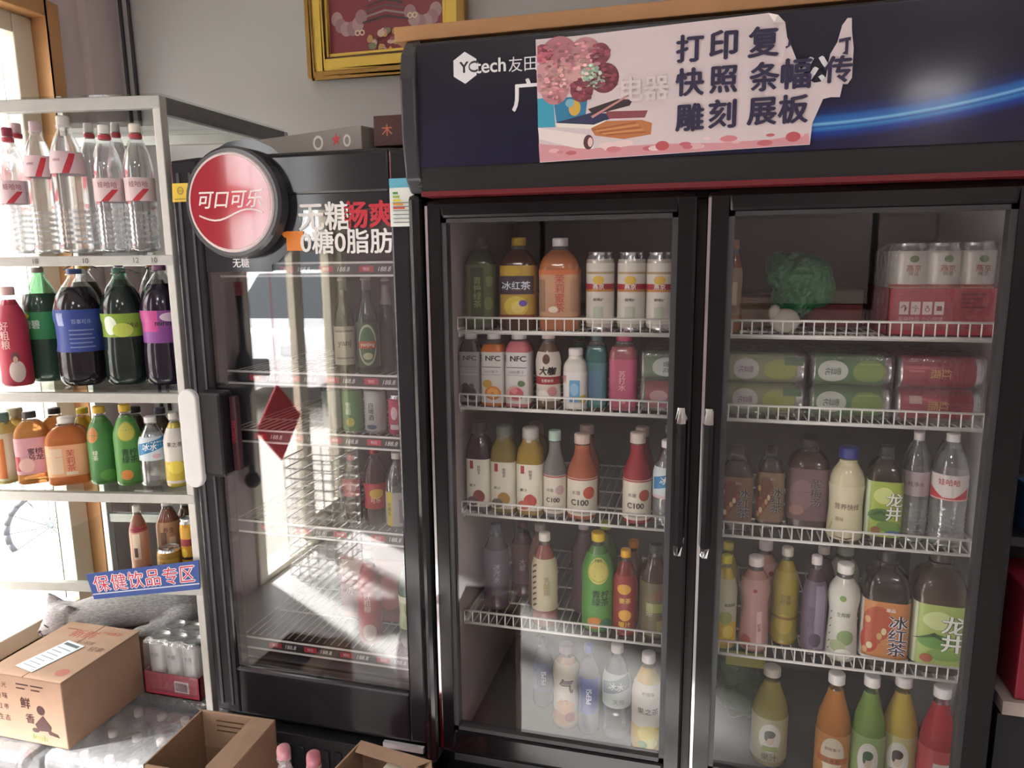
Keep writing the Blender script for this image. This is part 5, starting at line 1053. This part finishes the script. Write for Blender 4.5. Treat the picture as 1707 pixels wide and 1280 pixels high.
# ---- third board: teas and juices
G = 'teas and juices on the third glass board'; z = SZ[3]
gt = LB(.05, .84, '#4f8a40', ('#c2b854', 'e', .0, .80, .72, .15), ('#98a044', 'r', 0, .80, .7, .08), ('#233c26', 't', '青柠\n绿茶', .1, .42, 1.1, .26, .02), ('#c9803a', 'e', -.2, .12, .45, .08))
gt2 = LB(.05, .80, '#3f7a3c', ('#b87a3a', 'e', -.7, .80, .5, .13), ('#d0d8c0', 't', V('绿茶'), -.5, .45, .4, .4, .02), ('#5d9a48', 'e', .3, .1, .6, .1))
sset(z, G, [
 ('juice_bottle', 'pale juice bottle with an orange and green label at the left edge', 'bottle', (-14, 30), 688, .03, 'juice', '#c2b06a', '#5a7a72', LB(.05, .72, '#d3d0b0', ('#c8743a', 'b', .35, .05, .9, .9), ('#5a8a4a', 'b', -.9, .4, .2, .7), ('#4f7a3c', 't', '茶', -.1, .2, .6, None))),
 ('tea_bottle', 'peach-orange tea bottle with a pink label and a black cap', 'bottle', (29, 84), 686, .03, 'wide', '#dfa060', '#34302e', LB(.15, .66, '#cf9aa2', ('#54303c', 't', '蜜桃\n乌龙', .2, .55, .8, .6, .02), ('#b04a4e', 'b', -1.0, .1, -.6, .5), ('#e0b8b0', 'e', -.3, .25, .4, .2)), dict(trans=.5)),
 ('tea_bottle', 'clear orange tea bottle with a white cap', 'bottle', (82, 150), 695, .025, 'wide', '#e58f58', '#e2dcd4', LB(.14, .62, '#e2a67c', ('#e6c8aa', 'b', -.7, .1, -.2, .9), ('#c0544a', 't', V('茉莉茶'), .15, .5, .4, .7), ('#e2cdb4', 'b', -.1, .05, .4, .15)), dict(trans=.5)),
 ('tea_bottle', 'green lemon tea bottle whose lemon faces left, yellow cap', 'bottle', (150, 194), 677, .04, 'tea', '#4a7a3c', '#cfa83c', gt2),
 ('tea_bottle', 'green lemon tea bottle with a big round lemon face, yellow cap', 'bottle', (191, 238), 674, .03, 'tea', '#4f7a3a', '#d2ab3c', gt),
 ('water_bottle', 'clear water bottle with a slanted blue label on the third glass board', 'bottle', (232, 280), 694, .03, 'tea', 'water', '#dcdcda', LB(.38, .72, '#c6d4da', ('#2f7fb0', 'p', [(-1.2, .2), (1.2, .6), (1.2, .98), (-1.2, .7)]), ('#e6eff4', 't', '冰水', -.2, .6, 1.1, None, .02, .2), ('#d0a8b0', 'e', .3, .2, .3, .1))),
 ('tea_bottle', 'white fruit tea bottle with a yellow lemon picture beside the post', 'bottle', (276, 314), 688, .03, 'tea', '#b8a23e', '#d0c8c0', LB(.06, .80, '#d2ccc4', ('#c9b03a', 'b', -1.6, .05, 1.6, .40), ('#ddc84c', 'e', 0, .3, .7, .12), ('#4a4038', 't', '果之茶', 0, .72, 1.3, None, .01))),
 ('tea_bottle', 'second-row orange tea bottle with a black cap between the two orange ones', 'bottle', (72, 122), 680, .12, 'wide', '#b8783f', '#2f2c2c', None, dict(trans=.35)),
 ('tea_bottle', 'second-row yellow drink bottle left of the green tea', 'bottle', (114, 156), 682, .12, 'tea', '#c9a23c', '#d8c23a', None, dict(trans=.3)),
 ('tea_bottle', 'second-row dark tea bottle behind the round lemon bottle', 'bottle', (208, 252), 678, .13, 'tea', '#4a3a30', '#3a3430', None),
 ('tea_bottle', 'second-row dark tea bottle behind the blue-labelled water', 'bottle', (252, 292), 680, .13, 'tea', '#5a4434', '#4a4452', None),
 ('juice_bottle', 'second-row pale yellow bottle behind the pink-labelled tea', 'bottle', (10, 52), 680, .12, 'juice', '#c2a860', '#b0a890', None, dict(trans=.3)),
])
# ---- lowest board: herbal drinks
G = 'herbal drinks on the lowest glass board'; z = SZ[4]
sset(z, G, [
 ('herbal_drink_bottle', 'brown herbal drink bottle with a red-topped label, left of three', 'bottle', (219, 248), 843, .04, 'tea', '#8a5a44', '#d9d2cc', LB(.03, .72, '#b98a70', ('#8e2c38', 'b', -1.5, .88, 1.5, 1.), ('#d9c6b0', 'b', -.6, .3, .2, .85), ('#5a4438', 'b', -.5, .35, -.1, .55), ('#a03038', 'b', -1.5, 0, 1.5, .12))),
 ('herbal_drink_bottle', 'wider brown herbal drink bottle with a dark-lettered label', 'bottle', (249, 291), 838, .035, 'tea', '#7a4c3c', '#c9c4bc', LB(.03, .70, '#a8805f', ('#6a4034', 't', '养生', .1, .85, .9, None, .02), ('#6a4a3c', 'b', -.6, .1, -.1, .8), ('#c9b094', 'b', .1, .2, .6, .7))),
 ('herbal_drink_bottle', 'brown herbal drink bottle behind, under the third glass board', 'bottle', (282, 316), 838, .10, 'tea', '#5f4434', '#9a948c', None),
])
for (a, b, yt, ins, lab, col, pr) in ((304, 330, 863, .035, 'slim yellow energy drink can close to the post', '#c9962e', [('#8e2430', 'b', -1.5, .6, 1.5, .75), ('#2c2420', 'b', -1.5, .12, 1.5, .2), ('#2c2420', 'b', -1.5, .3, 1.5, .36), ('#e0c04a', 'e', 0, .45, .4, .1)]),
                                      (265, 303, 912, .012, 'short gold can standing behind the blue sign', '#a8813f', [('#c9a04a', 'b', -1.5, .5, 1.5, .8), ('#7a4a2c', 't', '红牛', 0, .6, 1.0, None)])):
    yf = sy((a+b)/2, z, ins); can('energy_can', lab, (a, b), yt, yf, z+.0075, col, LB(.08, .86, col, *pr), 'energy drink cans on the lowest glass board')

# ---- neighbours on one shelf only touch: slightly slimmer where they crowd, further back where they stand behind
SC = {t.name: 1. for t, r, _ in STOOD}
def pairs():
    for i, (a, ra, _) in enumerate(STOOD):
        for b, rb, _ in STOOD[i+1:]:
            if abs(a.location.z-b.location.z) < .02: yield a, ra, b, rb
for it in range(40):
    moved = False
    for a, ra, b, rb in pairs():
        d = math.hypot(a.location.x-b.location.x, a.location.y-b.location.y); need = ra*SC[a.name]+rb*SC[b.name]+.0006
        if d >= need: continue
        moved = True; k = d/need
        if k > .90 and min(SC[a.name], SC[b.name])*k > .9:
            SC[a.name] *= k*.999; SC[b.name] *= k*.999
        else:
            f, g = (a, b) if a.location.y <= b.location.y else (b, a)
            dx = abs(f.location.x-g.location.x); g.location.y = f.location.y+math.sqrt(max(0, need*need-dx*dx))+.001
    if not moved: break
for t, r, _ in STOOD: t.scale = (SC[t.name], SC[t.name], 1)
# ================================================================== cartons, packs and the cat by the shelf
CARDT = M('#b0927b', .85, noise=.10, scale=25); CARDS = M('#9c7e66', .88, noise=.10, scale=25)
bx = thing('cardboard_box', 'large closed cardboard box with black print and a pale shipping slip on top', 'box', (-1.755, -.005, .25), math.radians(0))
hx_, hy_, hz_ = .125, .14, .20
MB().box((-hx_, -hy_, 0), (hx_, hy_, hz_-.004)).build('carton_body', M('#a58570', .85, noise=.10, scale=25), bx, bev=.003)
MB().box((-hx_-.002, -hy_-.002, hz_-.004), (-.001, hy_+.002, hz_)).box((.001, -hy_-.002, hz_-.004), (hx_+.002, hy_+.002, hz_)).build('top_flaps', M('#ae9079', .85, noise=.10, scale=25), bx, bev=.001)
pr = []
PK = '#4a3230'
for r_i, row in enumerate(('阳光', '美味', '红枣', '生态')): 
    for c_i, c_ in enumerate(row): pr.append((PK, 't', c_, -.095+.022*c_i, .165-.033*r_i, .018, None, .0))
for i in range(2): pr.append((PK, 'b', -.03+.05*i, .172, .012+.05*i, .176)); pr.append((PK, 'b', -.03+.05*i, .160, .0+.05*i, .164))
pr += [(PK, 't', '鲜', -.005, .12, .034, None, .02), (PK, 't', '香', .005, .075, .030, None, .02), (PK, 'e', .045, .105, .013, .014), (PK, 'p', [(.02, .06), (.05, .09), (.075, .06), (.07, .045), (.03, .042)]), (PK, 'p', [(.06, .05), (.095, .04), (.10, .03), (.065, .035)]), (PK, 'e', .02, .042, .012, .007), ('#7a8a4a', 't', 'fresh', .03, .022, .05, None)]
for part in (pr[:16], pr[16:20], pr[20:22], pr[22:26], pr[26:]):
    mb, mats = flatprint(part, -hy_-.0003, .00003); mb.build('front_print', mats, bx)
def topprint(prs, z0):
    mb = MB(); mats = []
    for i, (col, *sp) in enumerate(prs):
        m = M(col, .6)
        if m not in mats: mats.append(m)
        v, f = shp(*sp); mb.add([(p[0], p[1], z0+.00008*(i+1)+KO(p)) for p in v], f, mats.index(m))
    return mb, mats
pr = [('#a8543c', 't', '新鲜', -.02, .085, .09, None, .02), ('#6a4a3a', 't', '小心轻放', .02, .045, .07, None), ('#b85a40', 't', '产地直发', .06, .105, .07, None), ('#8e5a44', 'b', -.10, .10, -.06, .106), ('#a8543c', 'e', .09, -.10, .02, .016), ('#7a5040', 't', '轻拿', .085, .02, .05, None)]
mb, mats = topprint(pr, hz_); mb.build('top_print', mats, bx)
sl = thing('shipping_slip', 'pale blue shipping slip lying on top of the large cardboard box', 'label', (-1.768, -.045, .4512), math.radians(-12))
MB().box((-.038, -.075, 0), (.038, .075, .0008)).build('paper', M('#cfdbe2', .5), sl)
pr = [('#8fa0ac', 'b', -.03+.0*i, -.06+.016*i, .03-.008*(i % 3), -.056+.016*i) for i in range(7)]+[('#4a545c', 'b', -.03, .055, .03, .066)]
mb, mats = topprint(pr, .0008); mb.build('print', mats, sl)
bb = thing('cardboard_box', 'plain cardboard box under the cat, behind the printed box', 'box', (-1.73, .317, .265), .5)
MB().box((-.19, -.10, 0), (.19, .10, .115)).build('carton_body', CARDS, bb, bev=.004)
# water packs on the floor
def waterpack(label, x0, x1, y0, y1, z0, R, H, capc):
    t = thing('water_pack', label, 'pack', ((x0+x1)/2, y0, z0+.001), 0, 'shrink-wrapped water packs on the floor')
    nx, ny = max(1, int((x1-x0-.006)/(2*R))), max(1, int((y1-y0-.006)/(2*R))); prof, (cr, c0, c1), sq = TY['water']
    sx, sy_ = (x1-x0-2*R)/max(1, nx-1), (y1-y0-2*R)/max(1, ny-1)
    for i in range(nx):
        for j in range(ny):
            mb = MB(); mb.lathe([(r*R, z_*H) for r, z_ in prof], 14); mb.lathe([(cr*R, c0*H), (cr*R, c1*H), (.1*R, c1*H)], 10, m=1)
            mb.build('water_bottle', [WATER, M(capc, .4)], t, ((x0-x1)/2+R+i*sx, R+j*sy_, .002))
    MB().box((-(x1-x0)/2-.004, -.004, 0), ((x1-x0)/2+.004, y1-y0+.004, H+.004)).build('shrink_wrap', WRAP2, t, bev=.028, seg=3)
WRAP2 = sheet('pack_wrap', .10, (.95, .95, .95), .15, .33, (.70, .70, .72), power=2.5, bump=1., bscale=28.)
waterpack('shrink-wrapped water pack under the front left of the large cardboard box', -1.97, -1.72, -.205, .06, 0, .033, .242, '#b0747a')
waterpack('shrink-wrapped water pack on the floor, sticking out right of the large box', -1.70, -1.31, -.17, .09, 0, .033, .242, '#d0c8c4')
waterpack('shrink-wrapped water pack on the floor at the back, under the red can tray', -1.70, -1.31, .11, .42, 0, .033, .262, '#c8c4c2')
waterpack('shrink-wrapped water pack on the floor at the back left, under the plain box', -1.97, -1.72, .09, .42, 0, .033, .242, '#c8c4c2')
canpack_up('can_pack', 'shrink-wrapped white cans in a pinkish red tray on the floor packs', -1.60, -1.405, .105, .269, .033, .168, 3, 2, '#cfcfd0', .072, '#a83048',
  lambda R, H: [('#9aa0a8', 't', '啤酒', 0, H*.72, R*.8, None)], lambda w, h: [('#dccad0', 'b', .01, h*.25, .06, h*.75)]+[('#6a3040', 'b', .014+.004*i, h*.32, .016+.004*i, h*.68) for i in range(11)])
# open box
ob_ = thing('cardboard_box', 'open empty cardboard box standing in front of the narrow fridge', 'box', (-1.128, -.195, 0), math.radians(2))
q = MB(); a, b, h = .106, .108, .40
for p0, p1 in (((-a, -b, 0), (a, -b+.004, h)), ((-a, b-.004, 0), (a, b, h)), ((-a, -b, 0), (-a+.004, b, h)), ((a-.004, -b, 0), (a, b, h)), ((-a, -b, 0), (a, b, .004))): q.box(p0, p1)
q.build('carton_body', CARDS, ob_)
f_ = MB(); f_.add([(a-.002, -b, h), (a-.002, b, h), (a-.050, b-.02, h+.014), (a-.055, -b+.01, h+.012)], [(0, 1, 2, 3)]); f_.add([(a+.001, -b, h-.003), (a+.001, b, h-.003), (a-.050, b-.02, h+.011), (a-.055, -b+.01, h+.009)], [(3, 2, 1, 0)]); f_.build('side_flap', CARDT, ob_)
f_ = MB().box((-a+.006, b-.007, h-.10), (a-.006, b-.004, h)); f_.build('back_flap', CARDT, ob_)
mb, mats = flatprint([('#6a5038', 'b', -.06, h-.05+.014*i, .06-.02*i, h-.046+.014*i) for i in range(3)], b-.0075); mb.build('flap_print', mats, ob_)
# bottom edge things
bs = thing('basin', 'red plastic basin on the floor at the foot of the narrow fridge', 'basin', (-.675, -.155, 0), 0)
q = MB(); q.lathe([(.10, 0), (.12, .15), (.125, .30), (.135, .302), (.137, .297), (.13, .29), (.115, .15), (.095, .006)], 40); q.build('bowl', M('#b0202c', .3), bs)
for i, (px, py, lb) in enumerate(((472, 1243, 'clear bottle with a pink cap at the bottom edge, beside the open box'), (522, 1254, 'clear bottle with a rose-pink cap at the bottom edge, nearer the small carton'))):
    p = AT(px, py, -.33-.04*i); t = thing('soda_bottle', lb, 'bottle', (p.x, -.33-.04*i, 0), 0, 'pink-capped bottles by the open box'); prof = TY['cola'][0]; R, H = .043, p.z-.002
    mb = MB(); mb.lathe([(r*R, z_*H) for r, z_ in prof], 24); mb.build('bottle_body', sheet('pinkish_bottle_plastic', .1, (.95, .9, .92), .05, .25, (.85, .75, .78), power=2.), t)
    mb = MB(); mb.lathe([(.33*R, .955*H), (.34*R, .985*H), (.3*R, H), (.05*R, H)], 18); mb.build('cap', M(['#c98a96', '#b8707e'][i], .4), t)
p = AT(628, 1283, -.375)
sm = thing('cardboard_box', 'small open carton with a pale sheet inside at the bottom edge', 'box', (p.x, -.375, 0), math.radians(-8)); q = MB(); a, b, h = .085, .07, p.z-.005
for p0, p1 in (((-a, -b, 0), (a, -b+.004, h)), ((-a, b-.004, 0), (a, b, h)), ((-a, -b, 0), (-a+.004, b, h)), ((a-.004, -b, 0), (a, b, h)), ((-a, -b, 0), (a, b, .004))): q.box(p0, p1)
q.build('carton_body', CARDS, sm)
f_ = MB(); f_.add([(-a, b, h), (a, b, h), (a-.02, b-.05, h+.01), (-a+.02, b-.05, h+.012)], [(0, 1, 2, 3)]); f_.build('back_flap', CARDT, sm); 
f_ = MB().box((-.0, -b+.006, h-.02), (a-.006, b-.02, h-.006)); f_.build('sheet', M('#dcd8c4', .6), sm)
# rack at the right edge
rk = thing('side_rack', 'dark rack at the right edge with a pale ledge', 'rack', (.942, .3, 0))
MB().box((-.325, -.25, .0), (.30, .35, .60)).build('cabinet', M('#232327', .4), rk); MB().box((-.325, -.27, .61), (.30, .35, .64)).build('ledge', M('#a89a94', .5), rk)
MB().box((-.325, .30, .64), (.30, .35, 1.6)).build('back_panel', M('#232327', .4), rk); MB().box((-.325, -.2, .95), (.30, .30, .97)).build('upper_ledge', M('#2c2c30', .4), rk)
rb = thing('carton', 'dark red carton standing on the pale ledge at the right edge', 'carton', (.80, .12, .641)); MB().box((-.16, -.08, 0), (.14, .1, .24)).build('carton_body', M('#8e2436', .5), rb, bev=.003)
mb, mats = flatprint([('#c98a8c', 't', '凉茶', -.11, .2, .05, None), ('#6e1626', 'b', -.14, .04, -.08, .09)], -.0803); mb.build('carton_print', mats, rb)
MB
bo = thing('carton', 'small blue carton on the upper ledge at the right edge', 'carton', (.80, .12, .971)); MB().box((-.14, -.08, 0), (.1, .08, .1)).build('carton_body', M('#2c5a8a', .5), bo, bev=.003)

# ------------------------------------------------------------------ the cat, asleep on its side with the head to the left
ct = thing('cat', 'grey short-haired cat asleep behind the large cardboard box', 'cat', (-1.715, .30, .381), .5)
cb = MB()
# trunk: one swept body from the rump (right) to the neck (left)
st = [(.165, .01, .045, .012, .012), (.155, .01, .048, .04, .036), (.125, .012, .054, .066, .051), (.08, .015, .059, .078, .058), (.02, .015, .062, .08, .061), (-.04, .012, .063, .078, .062), (-.10, .006, .063, .074, .061), (-.15, .0, .062, .066, .057), (-.20, -.006, .060, .055, .050), (-.24, -.01, .058, .045, .044), (-.26, -.01, .058, .02, .02)]
n = 22; v = []
for x, y, z_, ry, rz_ in st:
    for i in range(n): a = 2*math.pi*i/n; v.append((x, y+ry*math.cos(a), z_+rz_*math.sin(a)))
cb.add(v, [(j*n+i, j*n+(i+1) % n, (j+1)*n+(i+1) % n, (j+1)*n+i) for j in range(len(st)-1) for i in range(n)]+[tuple(range(n-1, -1, -1)), tuple(range((len(st)-1)*n, len(st)*n))])
# haunch, elbow and paws lying forward
for x, y, z_, r in ((.09, -.045, .040, (.062, .042, .040)), (.05, -.075, .022, (.07, .026, .022)), (-.01, -.085, .018, (.045, .02, .018)), (-.15, -.05, .030, (.05, .032, .030)), (-.19, -.058, .018, (.05, .022, .018)), (-.22, -.06, .016, (.03, .02, .016))): cb.ell((x, y, z_), r, 20)
# head, muzzle, cheeks
for c_, r in (((-.265, -.01, .062), (.056, .052, .050)), ((-.275, -.035, .050), (.040, .035, .036)), ((-.30, -.045, .040), (.026, .024, .020)), ((-.292, -.028, .046), (.034, .03, .027))): cb.ell(c_, r, 20)
# ears
def ear(mb, base, tip, w):
    b = Vector(base); t_ = Vector(tip); n = 12; ax = (t_-b).normalized(); u_ = Vector((1, 0, 0)).cross(ax).normalized(); v_ = ax.cross(u_)
    vs = []
    for k in range(7):
        f = k/6; rr = w*(1-f)**.75+.002
        for i in range(n): tt = 2*math.pi*i/n; vs.append(b.lerp(t_, f)+u_*rr*.45*math.cos(tt)+v_*rr*math.sin(tt))
    mb.add(vs, [(j*n+i, j*n+(i+1) % n, (j+1)*n+(i+1) % n, (j+1)*n+i) for j in range(6) for i in range(n)]+[tuple(range(n-1, -1, -1)), tuple(range(6*n, 7*n))])
ear(cb, (-.288, .005, .10), (-.305, .0, .146), .026); ear(cb, (-.240, -.035, .092), (-.232, -.062, .122), .026)
FUR = None
def furmat():
    m, nt, out = newmat('grey_fur'); N = nt.nodes.new; L = nt.links.new
    p = N('ShaderNodeBsdfPrincipled'); p.inputs['Roughness'].default_value = .85; p.inputs['Sheen Weight'].default_value = .5
    tc = N('ShaderNodeTexCoord'); mp = N('ShaderNodeMapping'); mp.inputs['Scale'].default_value = (22, 60, 60); nz = N('ShaderNodeTexNoise'); nz.inputs['Scale'].default_value = 4; nz.inputs['Detail'].default_value = 8
    L(tc.outputs['Object'], mp.inputs[0]); L(mp.outputs[0], nz.inputs['Vector'])
    cr = N('ShaderNodeValToRGB'); cr.color_ramp.elements[0].color = (*lin('#8a888c'), 1); cr.color_ramp.elements[1].color = (*lin('#c2bebd'), 1); cr.color_ramp.elements[0].position = .3; cr.color_ramp.elements[1].position = .7
    L(nz.outputs['Fac'], cr.inputs[0]); L(cr.outputs[0], p.inputs['Base Color'])
    b = N('ShaderNodeBump'); b.inputs['Strength'].default_value = .8; b.inputs['Distance'].default_value = .004; L(nz.outputs['Fac'], b.inputs['Height']); L(b.outputs[0], p.inputs['Normal']); L(p.outputs[0], out.inputs[0]); return m
FUR = furmat()
o = cb.build('body', FUR, ct); rm = o.modifiers.new('r', 'REMESH'); rm.mode = 'VOXEL'; rm.voxel_size = .0042; rm.use_smooth_shade = True
s_ = o.modifiers.new('s', 'SMOOTH'); s_.iterations = 7; s_.factor = .5
fcx = MB()
fcx.tube([(-.2995+.004*i, -.0655+.0*i+.0022*abs(i-2), .062-.0022*(2-abs(i-2))) for i in range(-1, 6)], .0016, 6); fcx.build('closed_eye', M('#3a3638', .6), ct)
MB().ell((-.3175, -.062, .045), (.006, .006, .0045), 10).build('nose', M('#6a5458', .5), ct)
MB().tube([(-.314, -.066, .041), (-.307, -.0685, .034), (-.298, -.067, .034)], .0013, 6).build('mouth', M('#4a4042', .6), ct)
tl_ = MB()
pts = [(.155, .0, .045), (.172, -.03, .03), (.16, -.055, .02), (.12, -.072, .018), (.08, -.08, .018)]
sp_ = []
for i in range(len(pts)-1):
    for k in range(5): sp_.append(Vector(pts[i]).lerp(Vector(pts[i+1]), k/5))
sp_.append(Vector(pts[-1]))
for i, p in enumerate(sp_): tl_.ell(p, (.018, .018, .017-.0002*i), 10)
o = tl_.build('tail', FUR, ct); rm = o.modifiers.new('r', 'REMESH'); rm.mode = 'VOXEL'; rm.voxel_size = .005; rm.use_smooth_shade = True; s_ = o.modifiers.new('s', 'SMOOTH'); s_.iterations = 8
